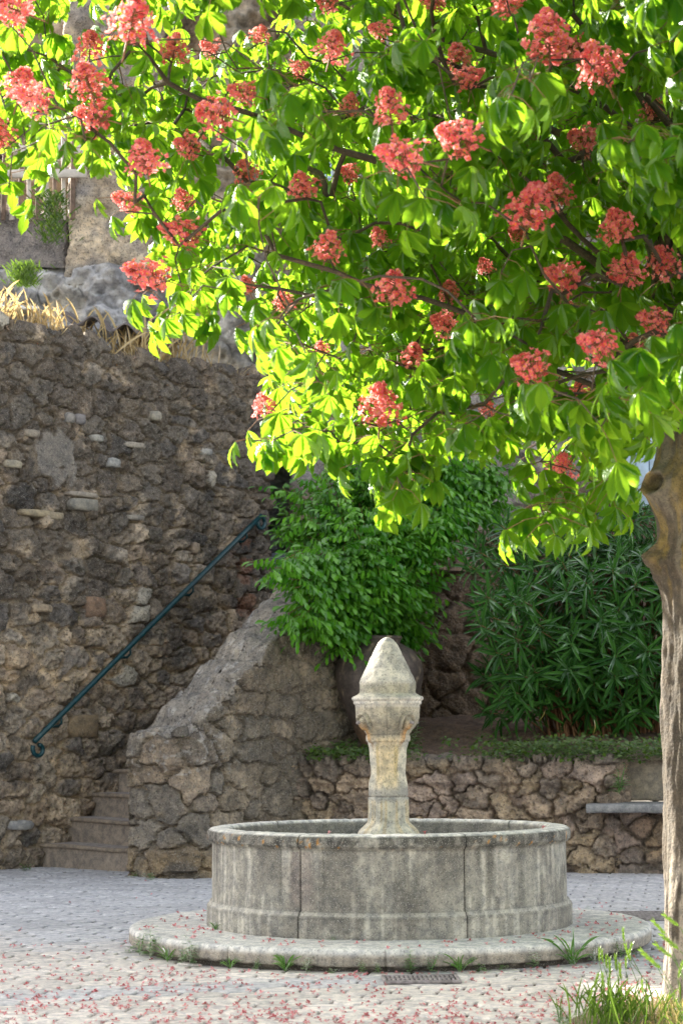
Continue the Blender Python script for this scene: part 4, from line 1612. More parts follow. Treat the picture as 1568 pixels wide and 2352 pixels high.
# leaf templates (five drooping leaflets)
tpls = []
for v in range(7):
    parts = []
    rt = np.random.RandomState(600 + v)
    for a, L in ((-78, .72), (-40, .9), (0, 1.0), (41, .9), (80, .70)):
        lf = leaflet(L * rt.uniform(.92, 1.08), .172 * L * rt.uniform(.9, 1.1), 14, R(rt.uniform(20, 75)), R(rt.uniform(8, 26)), .58, 1.3, .055, .008, rt.uniform(-.3, .3))
        vv = roty(lf[0], R(rt.uniform(5, 38)))
        vv = rotz(vv, R(a * rt.uniform(.6, .95)))
        parts.append((vv, lf[1], lf[2]))
    tpls.append(merge(parts))
fol = Batch()
pet_paths = []
acc = {k: ([], [], [], []) for k in range(7)}
for i, (p, dens) in enumerate(shoots):
    tn = tipnode[i]
    par = nodes[tn][1]
    ax = p - nodes[par][0]
    ax = ax / (np.linalg.norm(ax) + 1e-6)
    vis = i < nvis
    nl = rs.randint(6, 9) if vis else (2 if i in fl_idx else 6)
    scr = (784 + 4900 * p[0] / p[1], 1662 - 4900 * (p[2] - EYE) / p[1])
    a0 = rs.uniform(0, 2 * math.pi)
    for k in range(nl):
        a = a0 + k * 2.2 + rs.normal(0, .3)
        hd = np.array([math.cos(a), math.sin(a), rs.uniform(-.1, .55)])
        d = hd * .75 + ax * .5
        d /= np.linalg.norm(d)
        L = rs.uniform(.07, .15)
        b0 = p - ax * .05 * (k // 2)
        e = b0 + d * L + np.array([0, 0, -.02])
        if i in fl_idx:
            f = flow[fl_idx[i]]
            if e[1] < f[4] + .03:
                e[1] = f[4] + .05 + abs(e[1] - f[4])
        sc_ = 784 + 4900 * e[0] / e[1], 1662 - 4900 * (e[2] - EYE) / e[1]
        if any((np.hypot(sc_[0] - f[0], sc_[1] + 45 - f[1]) < max(f[2], f[3]) * .55 + 25 and e[1] < f[4] + .03) for f in flow):
            continue
        pet_paths.append(([b0, (b0 + e) / 2 + np.array([0, 0, .012]), e], [.0016, .0013, .0013]))
        out = np.array([d[0], d[1], 0])
        out /= np.linalg.norm(out) + 1e-6
        dr_ = rs.uniform(.4, 2.3)
        axl = out * .62 + np.array([0, 0, -dr_]) + rs.normal(0, .12, 3)
        nn = out * dr_ * .7 + np.array([0, 0, .62]) + rs.normal(0, .25, 3)
        size = rs.uniform(.078, .130) * (1.0 if vis else 1.1)
        v = rs.randint(7)
        acc[v][0].append(e)
        acc[v][1].append(frames(axl, nn))
        acc[v][2].append(size)
        acc[v][3].append(rs.rand())
for v in range(7):
    fol.add(tpls[v], np.array(acc[v][0]), np.array(acc[v][1]), np.array(acc[v][2]), np.array(acc[v][3]))
fo = fol.build('foliage', M['chestnut'], tree, TL)
V_, F_ = tubes_np(pet_paths, 4)
mesh_np('leaf_stalks', V_ - TL, F_, M['stem'], tree)


# flower panicles: three shared meshes
def floret(rt):
    parts, mi = [], []
    n = rt.randint(4, 6)
    for k in range(n):
        lf = leaflet(1.0, .42, 3, R(rt.uniform(-20, 50)), R(12), .6, .6)
        v = roty(lf[0], R(rt.uniform(-60, -15)))
        v = rotz(v, 2 * math.pi * k / n + rt.normal(0, .2))
        parts.append((v, lf[1], lf[2]))
        mi += [0] * len(lf[2])
    lf = leaflet(.62, .30, 2, 0, 0, .6, .6)
    for k in range(2):
        v = roty(lf[0], R(-50))
        v = rotz(v, 1 + math.pi * k)
        v[:, 2] += .12
        parts.append((v, lf[1], lf[2]))
        mi += [1] * len(lf[2])
    v, u, f = merge(parts)
    return v, u, f, np.array(mi)


flm = []
for vv in range(4):
    rt = np.random.RandomState(800 + vv)
    Vs, Us, Fs, Ms, Cs = [], [], [], [], []
    o_ = 0
    nfl = 100
    stalk = []
    for k in range(nfl):
        t = (k + .5) / nfl
        z = .05 + .92 * t ** .9
        rr = .42 * math.sin(min(1, (1.05 - t) * 1.25) * math.pi / 2) * rt.uniform(.35, 1.2) * (1 + .18 * math.sin(a * 2 + vv))
        a = k * 2.39996 + rt.normal(0, .25)
        pos = np.array([rr * math.cos(a), rr * math.sin(a), z + rt.normal(0, .02)])
        nrm = np.array([math.cos(a), math.sin(a), .35]) + rt.normal(0, .35, 3)
        v, u, f, mi = floret(rt)
        fr = frames(np.cross(nrm, [0, 0, 1]) + 1e-3, nrm)
        s_ = rt.uniform(.08, .122)
        v2 = (fr @ v.T).T * s_ + pos
        Vs.append(v2)
        Us.append(u)
        Fs.append(f + o_)
        Ms.append(mi)
        Cs.append(np.full((len(v), 3), rt.rand()))
        o_ += len(v)
        stalk.append(([(0, 0, z * .9), pos * .6 + np.array([0, 0, z * .36]), pos], [.008, .006, .005]))
    stalk.append(([(0, 0, -.35), (0, 0, 0), (.01, 0, .5), (0, .01, .95)], [.022, .022, .018, .008]))
    sV, sF = tubes_np(stalk, 4)
    V_ = np.concatenate(Vs + [sV])
    F_ = np.concatenate(Fs + [sF + o_])
    U_ = np.concatenate(Us + [np.zeros((len(sV), 2))])
    Mi = np.concatenate(Ms + [np.full(len(sF), 2)])
    Cc = np.concatenate(Cs + [np.zeros((len(sV), 3))])
    ob = mesh_np('flower_cluster', V_, F_, None, None, col=Cc, uv=U_, mats=[M['petal'], M['throat'], M['stem']], midx=Mi)
    flm.append(ob.data)
    bpy.data.objects.remove(ob)
for i, (fx, fy, fw, fh, Yf) in enumerate(flow):
    p0 = at(fx, fy + fh * .45, Yf)
    ln = max(fw, fh) / 4900 * Yf * .93
    wid = min(fw, fh) / 4900 * Yf * 1.22 / ln
    wid = max(.6, min(1.0, wid))
    if fw > fh * 1.15:
        s_ = -1 if (i * 7 + 3) % 5 < 4 else 1
        axis = Vector((s_ * 1.0, rs.uniform(-.4, .2), .35))
        p0 = at(fx - s_ * fw * .45, fy + fh * .15, Yf)
    else:
        axis = Vector((rs.uniform(-.45, .35), rs.uniform(-.5, .1), 1.0))
    q = axis.to_track_quat('Z', 'Y')
    o = bpy.data.objects.new('flower_cluster', flm[i % 4])
    COL.objects.link(o)
    o.parent = tree
    o.location = Vector(p0) - Vector(TL)
    o.rotation_euler = (q @ Matrix.Rotation(rs.uniform(0, 6), 4, 'Z').to_quaternion()).to_euler()
    o.scale = (ln * wid * 1.15, ln * wid * 1.15, ln)

# ------------------------------------------------------------------ trumpet vine
VX = at(860, 1500, 16.4)
VL = np.array([VX[0], 16.4, .9])
vine = empty('climbing_vine', tuple(VL))
tag(vine, 'bushy green climbing vine with feathery leaves hanging against the rock', 'vine')
vt = []
for v in range(5):
    parts = []
    rt = np.random.RandomState(900 + v)
    npair = rt.randint(3, 5)
    for k in range(npair):
        x = .28 + .62 * k / npair
        dz = -.28 * x ** 2
        for sg in (-1, 1):
            lf = leaflet(rt.uniform(.24, .31) * (1 - .12 * k / npair), .050, 5, R(rt.uniform(10, 40)), R(12), .45, .9, .06)
            vv = rotz(roty(lf[0], R(rt.uniform(35, 70))), sg * R(rt.uniform(45, 65)))
            vv = vv + np.array([x, 0, dz])
            parts.append((vv, lf[1], lf[2]))
    lf = leaflet(.32, .07, 5, R(30), R(12), .45, .9, .06)
    parts.append((roty(lf[0], R(25)) + np.array([.92, 0, -.24]), lf[1], lf[2]))
    st_ = np.array([(x, sg * .006, -.28 * x * x) for x in np.linspace(0, .95, 6) for sg in (-1, 1)])
    sf = np.array([(2 * k, 2 * k + 1, 2 * k + 3, 2 * k + 2) for k in range(5)])
    parts.append((st_, np.zeros((12, 2)), sf))
    vt.append(merge(parts))
POLY = [(612, 1180), (640, 1110), (700, 1120), (730, 1050), (830, 1010), (960, 1000), (1090, 1000), (1160, 1060), (1165, 1130), (1130, 1190), (1040, 1230), (1010, 1290), (1000, 1340), (985, 1420), (950, 1480), (880, 1480), (800, 1500), (740, 1480), (660, 1470), (650, 1440), (640, 1400), (700, 1380), (620, 1330), (612, 1290), (660, 1250)]


POLY = [(850 + (x - 850) * (.96 if x < 850 or y < 1200 else .88), 1250 + (y - 1250) * (.99 if x < 760 else .94)) for x, y in POLY]


def inpoly(x, y, poly):
    r_ = False
    n = len(poly)
    for i in range(n):
        x1, y1 = poly[i]
        x2, y2 = poly[(i + 1) % n]
        if (y1 > y) != (y2 > y) and x < (x2 - x1) * (y - y1) / (y2 - y1) + x1:
            r_ = not r_
    return r_


rs = np.random.RandomState(21)
vb = Batch()
acc = {k: ([], [], [], []) for k in range(5)}
vstems = []
cnt = 0
while cnt < 420:
    px, py = rs.uniform(600, 1180), rs.uniform(1000, 1500)
    if not inpoly(px, py, POLY):
        continue
    cnt += 1
    core = np.exp(-((px - 840) / 230) ** 2 - ((py - 1250) / 230) ** 2)
    Y = 16.75 - core * 1.0 * rs.uniform(.3, 1) - rs.uniform(0, .25)
    if px < 860 and py > 1250:
        xr = (px - 784) / 4900
        sp = (1.07 + xr * 14.8) / (.66 - xr * .75)
        Y = min(Y, 14.8 + .75 * sp - rs.uniform(.12, .4))
    tip = at(px, py, Y)
    org = VL + np.array([rs.uniform(-.15, .2), .25, rs.uniform(.2, 1.1)])
    if px > 980:
        org = at(1010, 1200, 16.9)
    d = tip - org
    L = np.linalg.norm(d)
    mid = org + d * .55 + np.array([0, -.05, .22 * L])
    ts = np.linspace(0, 1, 9)[:, None]
    curve = (1 - ts) ** 2 * org + 2 * (1 - ts) * ts * mid + ts ** 2 * tip
    vstems.append((curve, np.linspace(.006, .002, 9)))
    n_l = 9
    for k in range(n_l):
        t = 1 - .6 * (k / n_l) ** 1.1
        b_ = (1 - t) ** 2 * org + 2 * (1 - t) * t * mid + t * t * tip
        b_ = b_ + rs.normal(0, .02, 3)
        tg = d / L
        side = np.array([tg[1], -tg[0], 0]) * (1 if k % 2 else -1)
        al = side * rs.uniform(.5, 1) + tg * rs.uniform(.2, .7) + np.array([0, -rs.uniform(.1, .8), rs.uniform(-.55, .15)])
        nn = np.array([0, -.45, 1.0]) + rs.normal(0, .25, 3)
        v = rs.randint(5)
        acc[v][0].append(b_)
        acc[v][1].append(frames(al, nn))
        acc[v][2].append(rs.uniform(.17, .27))
        acc[v][3].append(rs.rand() * (.55 + .45 * (t > .8)))
for v in range(5):
    vb.add(vt[v], np.array(acc[v][0]), np.array(acc[v][1]), np.array(acc[v][2]), np.array(acc[v][3]))
vb.build('foliage', M['vine'], vine, VL)
V_, F_ = tubes_np(vstems, 4)
mesh_np('stems', V_ - VL, F_, M['stem'], vine)

# ------------------------------------------------------------------ oleander
OL = np.array([2.0, 16.3, .9])
ole = empty('oleander_bush', tuple(OL))
tag(ole, 'large dark oleander bush with long narrow leaves behind the low wall', 'bush')
ot = []
for v in range(4):
    rt = np.random.RandomState(950 + v)
    ot.append(leaflet(1.0, .058, 6, R(rt.uniform(0, 55)), R(14), .45, .75))
OP = [(1010, 1330), (1040, 1250), (1110, 1190), (1200, 1180), (1290, 1160), (1400, 1150), (1480, 1130), (1560, 1130), (1720, 1180), (1720, 1650), (1520, 1660), (1400, 1670), (1300, 1640), (1200, 1640), (1090, 1660), (1060, 1640), (1100, 1590), (1060, 1540), (1080, 1480), (1050, 1420), (1060, 1370)]
OP = [(x + 38, y) if x < 1120 else (x, y) for x, y in OP]
rs = np.random.RandomState(31)
ob_ = Batch()
acc = {k: ([], [], [], []) for k in range(4)}
ostem = []
cnt = 0
while cnt < 400:
    px, py = rs.uniform(1000, 1720), rs.uniform(1130, 1690)
    if not inpoly(px, py, OP):
        continue
    cnt += 1
    Y = 16.5 - rs.uniform(0, 1.0) * math.sin(math.pi * min(1, max(0, (py - 1080) / 700))) - .1
    tip = at(px, py, Y)
    bs_ = np.array([2.15 + (tip[0] - 2.15) * .45 + rs.uniform(-.1, .1), 16.4 + rs.uniform(-.2, .2), .9])
    d = tip - bs_
    L = np.linalg.norm(d) + 1e-6
    ctl = bs_ + np.array([d[0] * .25, d[1] * .2, max(d[2], .25) * .9])
    ts = np.linspace(0, 1, 8)[:, None]
    curve = (1 - ts) ** 2 * bs_ + 2 * (1 - ts) * ts * ctl + ts ** 2 * tip
    ostem.append((curve, np.linspace(.008, .003, 8)))
    ax = curve[-1] - curve[-2]
    ax = ax / np.linalg.norm(ax)
    ax = ax + np.array([0, -.25, .25])
    ax /= np.linalg.norm(ax)
    nw = rs.randint(5, 8)
    for wv in range(nw):
        ctr = tip - ax * .032 * wv
        a0 = rs.uniform(0, 6.28)
        u_ = np.cross(ax, [0, 1, .2])
        u_ /= np.linalg.norm(u_)
        v_ = np.cross(ax, u_)
        for k in range(3):
            a = a0 + k * 2.094
            side = u_ * math.cos(a) + v_ * math.sin(a)
            spread = .35 + .24 * wv
            al = ax * max(.05, 1 - .17 * wv) + side * spread + np.array([0, 0, -.05 * wv])
            al = al + rs.normal(0, .16, 3)
            nn = ax - side * .4 + rs.normal(0, .2, 3)
            q = rs.randint(4)
            acc[q][0].append(ctr)
            acc[q][1].append(frames(al, nn))
            acc[q][2].append(rs.uniform(.13, .23) * (.7 if wv == 0 else 1))
            acc[q][3].append(rs.rand())
for v in range(4):
    ob_.add(ot[v], np.array(acc[v][0]), np.array(acc[v][1]), np.array(acc[v][2]), np.array(acc[v][3]))
ob_.build('foliage', M['oleander'], ole, OL)
V_, F_ = tubes_np(ostem, 5)
mesh_np('stems', V_ - OL, F_, M['stem'], ole)
ob2 = Batch()
P_, R_, S_, C_ = [], [], [], []
for (px, py) in ((1252, 1628), (1362, 1650), (1330, 1560)):
    P_.append(at(px, py, 15.75))
    R_.append(frames(np.array([rs.uniform(-.3, .3), 0, -1]), np.array([.8, -.6, .1])))
    S_.append(.12)
    C_.append(rs.rand())
ob2.add(ot[0], np.array(P_), np.array(R_), np.array(S_), np.array(C_))
ob2.build('yellow_leaves', M['oldleaf'], ole, OL)

# ------------------------------------------------------------------ ground cover under the oleander (a low carpet nobody could count)
rs = np.random.RandomState(41)
small = leaflet(1.0, .36, 3, R(20), R(8), .55, .8)
blade = leaflet(1.0, .028, 5, R(35), R(10), .3, .6)
blade2 = leaflet(1.0, .022, 6, R(48), R(10), .3, .6)
gb, rb = Batch(), Batch()
P_, R_, S_, C_ = [], [], [], []
for k in range(1700):
    px = rs.uniform(1010, 1560) if k % 4 else rs.uniform(700, 960)
    yy = 15.55 - (px - 690) * .0008 + rs.exponential(.35)
    if k % 4 and rs.rand() > sst(1060, 1200, px) + .15:
        continue
    x = (px - 784) / 4900 * yy
    z0 = .79 + .10 * sst(15.4, 16.4, yy)
    h = rs.uniform(0, .13) * (.5 + fbm(np.array([x * 4.]), np.array([yy * 4.]), seed=43)[0]) * (1 if k % 4 else .5)
    for q in range(3):
        P_.append((x + rs.normal(0, .02), yy + rs.normal(0, .02), z0 + h + rs.normal(0, .012)))
        R_.append(frames(np.array([rs.normal(), rs.normal(), rs.normal() * .4]), np.array([rs.normal() * .4, -.5, 1])))
        S_.append(rs.uniform(.022, .042))
        C_.append(rs.rand())
gb.add(small, np.array(P_), np.array(R_), np.array(S_), np.array(C_))
g1 = gb.build('ground_cover', M['cover'])
tag(g1, 'low leafy ground cover under the oleander bush', 'ground cover', kind='stuff')

# ------------------------------------------------------------------ weeds round the plinth and at wall feet


def weed_mesh(kind, seed):
    rt = np.random.RandomState(seed)
    b = Batch()
    if kind == 'leafy':
        for sidx in range(rt.randint(2, 5)):
            lean = rt.normal(0, .25, 2)
            h = rt.uniform(.6, 1.0)
            nlv = 12
            P_, R_, S_, C_ = [], [], [], []
            for k in range(nlv):
                t = (k + 1) / nlv
                P_.append((lean[0] * t * h, lean[1] * t * h, h * t))
                a = k * 2.4
                R_.append(frames(np.array([math.cos(a), math.sin(a), .5]), np.array([-.3 * math.cos(a), -.3 * math.sin(a), 1])))
                S_.append(rt.uniform(.25, .42) * (1.1 - .5 * t))
                C_.append(rt.rand())
            b.add(leaflet(1.0, .2, 4, R(40), R(12), .5, .9), np.array(P_), np.array(R_), np.array(S_), np.array(C_))
            b.add(leaflet(1.0, .018, 3, 0, 0, .3, .3), np.array([(0, 0, 0.)]), frames(np.array([[lean[0], lean[1], 1.]]), np.array([[0, -1., 0]])), [h], [.5])
    elif kind == 'grassy':
        n = 26
        a = rt.uniform(0, 6.28, n)
        sp = rt.uniform(.1, .9, n)
        b.add(leaflet(1.0, .022, 6, R(50), R(10), .3, .6), rt.normal(0, .04, (n, 3)) * [1, 1, 0], frames(np.stack([np.cos(a) * sp, np.sin(a) * sp, np.ones(n)], -1), np.stack([-np.cos(a), -np.sin(a), .3 + 0 * a], -1)), rt.uniform(.5, 1.1, n), rt.rand(n))
    else:
        n = 40
        a = rt.uniform(0, 6.28, n)
        P_ = np.stack([rt.normal(0, .2, n), rt.normal(0, .2, n), rt.uniform(0, .45, n)], -1)
        b.add(leaflet(1.0, .36, 3, R(20), R(8), .55, .8), P_, frames(np.stack([np.cos(a), np.sin(a), .4 + 0 * a], -1), np.tile([0, -.3, 1.], (n, 1))), rt.uniform(.16, .3, n), rt.rand(n))
    o = b.build('weed', M['weed'])
    me = o.data
    bpy.data.objects.remove(o)
    return me


WM = {k: [weed_mesh(k, 60 + j) for j in range(3)] for k in ('leafy', 'grassy', 'low')}
WEEDS = [(322, 2170, 'leafy', 62, 'broad leafed weed at the far left end of the plinth'), (345, 2182, 'leafy', 78, 'tall upright weed against the left curve of the plinth'), (300, 2165, 'low', 30, 'low weed tuft outside the left end of the plinth'), (418, 2215, 'leafy', 40, 'small star shaped weed at the left front of the plinth'), (438, 2205, 'leafy', 70, 'thin tall weed leaning on the left front of the plinth'), (385, 2200, 'grassy', 48, 'brownish grassy tuft on the left front of the plinth'), (527, 2222, 'grassy', 40, 'thin grass tuft left of the plinth joint'), (585, 2222, 'leafy', 30, 'short weed under the left front edge of the plinth'), (652, 2228, 'grassy', 60, 'spreading grass tuft below the front of the plinth'), (697, 2232, 'leafy', 40, 'bright star shaped weed below the plinth front'), (757, 2220, 'low', 22, 'tiny weed under the plinth overhang'), (828, 2228, 'leafy', 36, 'pointed weed just left of the plinth joint'), (860, 2232, 'leafy', 30, 'little weed just right of the plinth joint'), (934, 2220, 'leafy', 58, 'bushy tall weed above the drain grate'), (978, 2222, 'leafy', 50, 'star shaped weed right above the drain grate'), (1045, 2218, 'grassy', 66, 'blue green grass clump right of the drain grate'), (1092, 2216, 'low', 38, 'round leafy weed at the right front of the plinth'), (1140, 2212, 'low', 26, 'small flat weed at the right front of the plinth'), (1210, 2200, 'leafy', 46, 'leafy weed left of the tall grass on the plinth side'), (1300, 2190, 'grassy', 95, 'tall fine grass tuft on the right side of the plinth'), (1350, 2178, 'leafy', 45, 'short weed beside the tall fine grass tuft'), (1410, 2160, 'leafy', 50, 'weed near the right end of the plinth'), (1440, 2150, 'low', 34, 'low weed at the right end of the plinth'), (1345, 2098, 'leafy', 26, 'dark little weed behind the plinth at right'), (1385, 2102, 'low', 20, 'small round leaved weed behind the plinth by the drain cover'), (765, 2146, 'low', 18, 'small weed growing at the foot of the basin'), (500, 2122, 'grassy', 26, 'grass sprig in the left corner of the basin foot'), (60, 1990, 'low', 30, 'weed tuft at the foot of the tall wall'), (310, 2006, 'low', 26, 'weed at the left foot of the parapet'), (345, 2012, 'low', 30, 'bright weed at the front foot of the parapet'), (1385, 2000, 'low', 34, 'weed at the foot of the low wall right of the basin'), (1420, 1825, 'leafy', 70, 'green plant growing from the wall joint above the bench'), (790, 1735, 'low', 55, 'leafy plant at the foot of the clay jar'), (945, 1720, 'leafy', 70, 'yellow green plant beside the clay jar')]
for i, (px, py, kind, hp, lab) in enumerate(WEEDS):
    if 2030 < py < 2160 and 430 < px < 800:
        Yw = FY - .86
        p = at(px, py, Yw)
        z0 = .097
        if px < 520:
            ang_ = -math.asin(min(1, (FX - at(px, py, 10.2)[0]) / .885))
            p = np.array([FX + .885 * math.sin(ang_), FY - .885 * math.cos(ang_), 0])
        else:
            p[1] = FY - math.sqrt(max(0, .885 ** 2 - (p[0] - FX) ** 2))
    elif py > 2110:
        Yw = 9.3
        for _ in range(4):
            x = (px - 784) / 4900 * Yw
            dx = min(1.262, abs(x - FX))
            Yw = FY - math.sqrt(1.265 ** 2 - dx * dx) if abs(x - FX) < 1.262 else FY - .1
        p = np.array([(px - 784) / 4900 * Yw, Yw, 0])
        z0 = 0
    elif py > 1980:
        Yw = 5145 / (py - 1662)
        p = at(px, py, Yw)
        z0 = 0
    elif py > 1800:
        p = at(px, py, 15.0)
        p[1] = 14.98
        z0 = p[2]
    else:
        p = at(px, py, 15.8)
        z0 = p[2]
    o = bpy.data.objects.new('weed', WM[kind][i % 3])
    COL.objects.link(o)
    o.location = (p[0], p[1], z0)
    h = hp / 4900 * p[1]
    o.scale = (h, h, h)
    o.rotation_euler = (0, 0, i * 1.3)
    tag(o, lab, 'weed', 'weeds growing in the cracks')

# ------------------------------------------------------------------ shrubs on the rock at the upper left
for (px, py, wd, hgt, Y, lab) in ((122, 560, 60, 120, 16.8, 'green bushy shrub growing on the rock at the left'), (55, 660, 50, 50, 16.6, 'small shrub low on the bluish rock at the far left')):
    b = Batch()
    rt = np.random.RandomState(px)
    n = 600
    c0 = at(px, py, Y)
    P_ = np.stack([rt.normal(0, .30, n) * wd / 4900 * Y, rt.normal(0, .05, n), rt.uniform(0, 1, n) * hgt / 4900 * Y], -1)
    a = rt.uniform(0, 6.28, n)
    b.add(leaflet(1.0, .07, 3, R(20), R(8), .5, .8), P_ + c0, frames(np.stack([np.cos(a), np.sin(a), 1.0 + 0 * a], -1), np.tile([0, -1, .5], (n, 1))), rt.uniform(.04, .09, n), rt.rand(n))
    o = b.build('shrub', M['cover'], None, c0)
    o.location = tuple(c0)
    tag(o, lab, 'shrub')

# ------------------------------------------------------------------ dry grass along the top of the tall wall
rs = np.random.RandomState(51)
db, sb = Batch(), Batch()
P_, A_, N_, S_ = [], [], [], []
n = 1500
s_ = rs.uniform(1.3, 4.0, n)
dens = np.clip(fbm(s_ * 2.2, s_ * 0, seed=77) * 1.6 - .35, .1, 1)
keep = rs.rand(n) < dens * np.interp(s_, [1.3, 1.7, 3.0, 3.4, 4.0], [.35, 1, 1, .5, .12])
s_ = s_[keep]
q_ = rs.uniform(.02, .35, len(s_))
n = len(s_)
base = WA[None] + DR[None] * s_[:, None] - PN[None] * q_[:, None]
zt = tw_top(s_, q_)
lean = rs.normal(0, .28, (n, 2))
P_ = np.stack([base[:, 0], base[:, 1], zt], -1)
db.add(blade2, P_, frames(np.stack([lean[:, 0], lean[:, 1], np.ones(n)], -1), np.stack([rs.normal(0, 1, n), rs.normal(0, 1, n), .2 + np.zeros(n)], -1)), rs.uniform(.16, .42, n) * (.6 + .6 * rs.rand(n)), rs.rand(n))
m_ = 900
s2 = rs.uniform(1.3, 4.3, m_)
q2 = rs.uniform(-.02, .3, m_)
base = WA[None] + DR[None] * s2[:, None] - PN[None] * q2[:, None]
z2 = tw_top(s2, q2)
db.add(blade, np.stack([base[:, 0], base[:, 1], z2], -1), frames(np.stack([rs.normal(0, .4, m_), rs.normal(0, .4, m_), np.ones(m_)], -1), rs.normal(0, 1, (m_, 3))), rs.uniform(.03, .10, m_), rs.rand(m_))
o = db.build('dry_grass', M['straw'])
tag(o, 'golden dry grass growing along the top of the tall wall', 'grass', kind='stuff')
m_ = 1500
s2 = np.concatenate([rs.uniform(1.35, 2.0, 700), rs.uniform(2.0, 4.4, 800)])
q2 = rs.uniform(-.03, .25, m_)
base = WA[None] + DR[None] * s2[:, None] - PN[None] * q2[:, None]
z2 = tw_top(s2, q2) - .02 - rs.exponential(.05, m_) * (q2 < .03)
sb.add(small, np.stack([base[:, 0], base[:, 1], z2 + .01], -1), frames(rs.normal(0, 1, (m_, 3)), np.tile([.3, -.6, 1.], (m_, 1))), rs.uniform(.012, .03, m_), rs.rand(m_))
o = sb.build('stonecrop', M['redweed'])
tag(o, 'reddish stonecrop clinging to the top of the tall wall', 'stonecrop', kind='stuff')

# ------------------------------------------------------------------ grass patch round the tree foot
rs = np.random.RandomState(61)
gg, gd, gr_ = Batch(), Batch(), Batch()


def patch(n, rr=(.0, 1.0)):
    out = []
    while len(out) < n:
        x, y = rs.uniform(.62, 2.6), rs.uniform(6.6, 8.6)
        e = ((x - 1.85) / 1.0) ** 2 + ((y - 7.4) / .85) ** 2
        e += .35 * (fbm(np.array([x * 3.]), np.array([y * 3.]), seed=66)[0] - .5) * 2
        if e < 1 and rs.rand() < 1.2 - e * .8:
            out.append((x, y))
    return np.array(out)


pt = patch(8000)
n = len(pt)
hgt = rs.uniform(.03, .11, n) * (.5 + 1.0 * fbm(pt[:, 0] * 5, pt[:, 1] * 5, seed=67))
L_ = rs.normal(0, .4, (n, 2))
fr_ = frames(np.concatenate([L_, np.ones((n, 1))], 1), rs.normal(0, 1, (n, 3)))
kk = rs.rand(n)
P_ = np.concatenate([pt, np.zeros((n, 1))], 1)
wide = leaflet(1.0, .022, 5, R(45), R(10), .3, .6)
a_ = kk < .22
gg.add(wide, P_[a_], fr_[a_], hgt[a_] * 1.25, rs.rand(a_.sum()))
gd.add(wide, P_[~a_], fr_[~a_], hgt[~a_], rs.rand((~a_).sum()))
# foxtail spikes
spike = []
for k in range(26):
    a = k * 2.4
    lf = leaflet(.30, .035, 2, R(10), 0, .4, .8)
    v = roty(lf[0], R(-72))
    v = rotz(v, a) + np.array([0, 0, .0 + .75 * k / 26])
    spike.append((v, lf[1], lf[2]))
spike = merge(spike)
sp_tops, stems_ = [], []
for (px, py, Y) in ((1375, 2195, 7.5), (1384, 2200, 7.45), (1392, 2212, 7.5), (1400, 2222, 7.4), (1432, 2150, 7.55), (1440, 2185, 7.5), (1447, 2190, 7.45), (1362, 2255, 7.4), (1385, 2255, 7.35), (1415, 2215, 7.45), (1350, 2290, 7.3), (1395, 2250, 7.4), (1425, 2235, 7.5), (1436, 2215, 7.45), (1560, 2110, 6.4), (1530, 2130, 6.3), (1560, 2160, 6.3), (1505, 2195, 6.3), (1520, 2205, 6.35), (1545, 2180, 6.35), (1475, 2270, 7.2), (1555, 2230, 6.9)):
    t = at(px, py, Y)
    ln = rs.uniform(.045, .06)
    far = px > 1500 and Y < 6.6
    ax = np.array([rs.normal(0, .15) - (1.2 if far else 0), 0, 1.0])
    sp_tops.append((t - np.array([0, 0, ln * .5]), ax, ln * (1.15 if far else 1)))
    b0 = np.array([t[0] + rs.normal(0, .05) + (.18 if far else 0), Y + rs.normal(0, .04), 0])
    stems_.append(([b0, b0 * .5 + t * .5 + np.array([.02, 0, .02]), t - np.array([0, 0, ln * .5])], [.0016, .0013, .001]))
gg.add(spike, np.array([a[0] for a in sp_tops]), frames(np.cross(np.array([a[1] for a in sp_tops]), [0, 1, 0.01]), np.array([a[1] for a in sp_tops])), np.array([a[2] for a in sp_tops]) * 1.25, rs.rand(len(sp_tops)))
V_, F_ = tubes_np(stems_, 4)
n_b = 150
bx_ = np.stack([rs.normal(.915, .07, n_b), rs.normal(7.45, .1, n_b), np.zeros(n_b)], -1)
gg.add(leaflet(1.0, .014, 6, R(45), R(10), .3, .6), bx_, frames(np.concatenate([rs.normal(0, .22, (n_b, 2)), np.ones((n_b, 1))], 1), rs.normal(0, 1, (n_b, 3))), rs.uniform(.07, .20, n_b), rs.rand(n_b))
g_o = gg.build('green_grass', M['grass'])
tag(g_o, 'green grass and foxtail spikes round the tree foot', 'grass', kind='stuff')
d_o = gd.build('dry_grass', M['drygrass2'])
tag(d_o, 'straw coloured grass round the tree foot', 'grass', kind='stuff')
s_o = mesh_np('grass_stalks', V_, F_, M['grass'])
tag(s_o, 'thin stalks of the foxtail grass by the tree', 'grass', kind='stuff')
pr = patch(900)
pr = pr[(pr[:, 1] < 7.6)]
n = len(pr)
gr_.add(small, np.concatenate([pr, rs.uniform(.01, .05, (n, 1))], 1), frames(rs.normal(0, 1, (n, 3)), np.tile([0, -.4, 1.], (n, 1))), rs.uniform(.008, .018, n), rs.rand(n))
tag(gr_.build('stonecrop', M['redweed']), 'reddish stonecrop among the grass at the tree foot', 'stonecrop', kind='stuff')
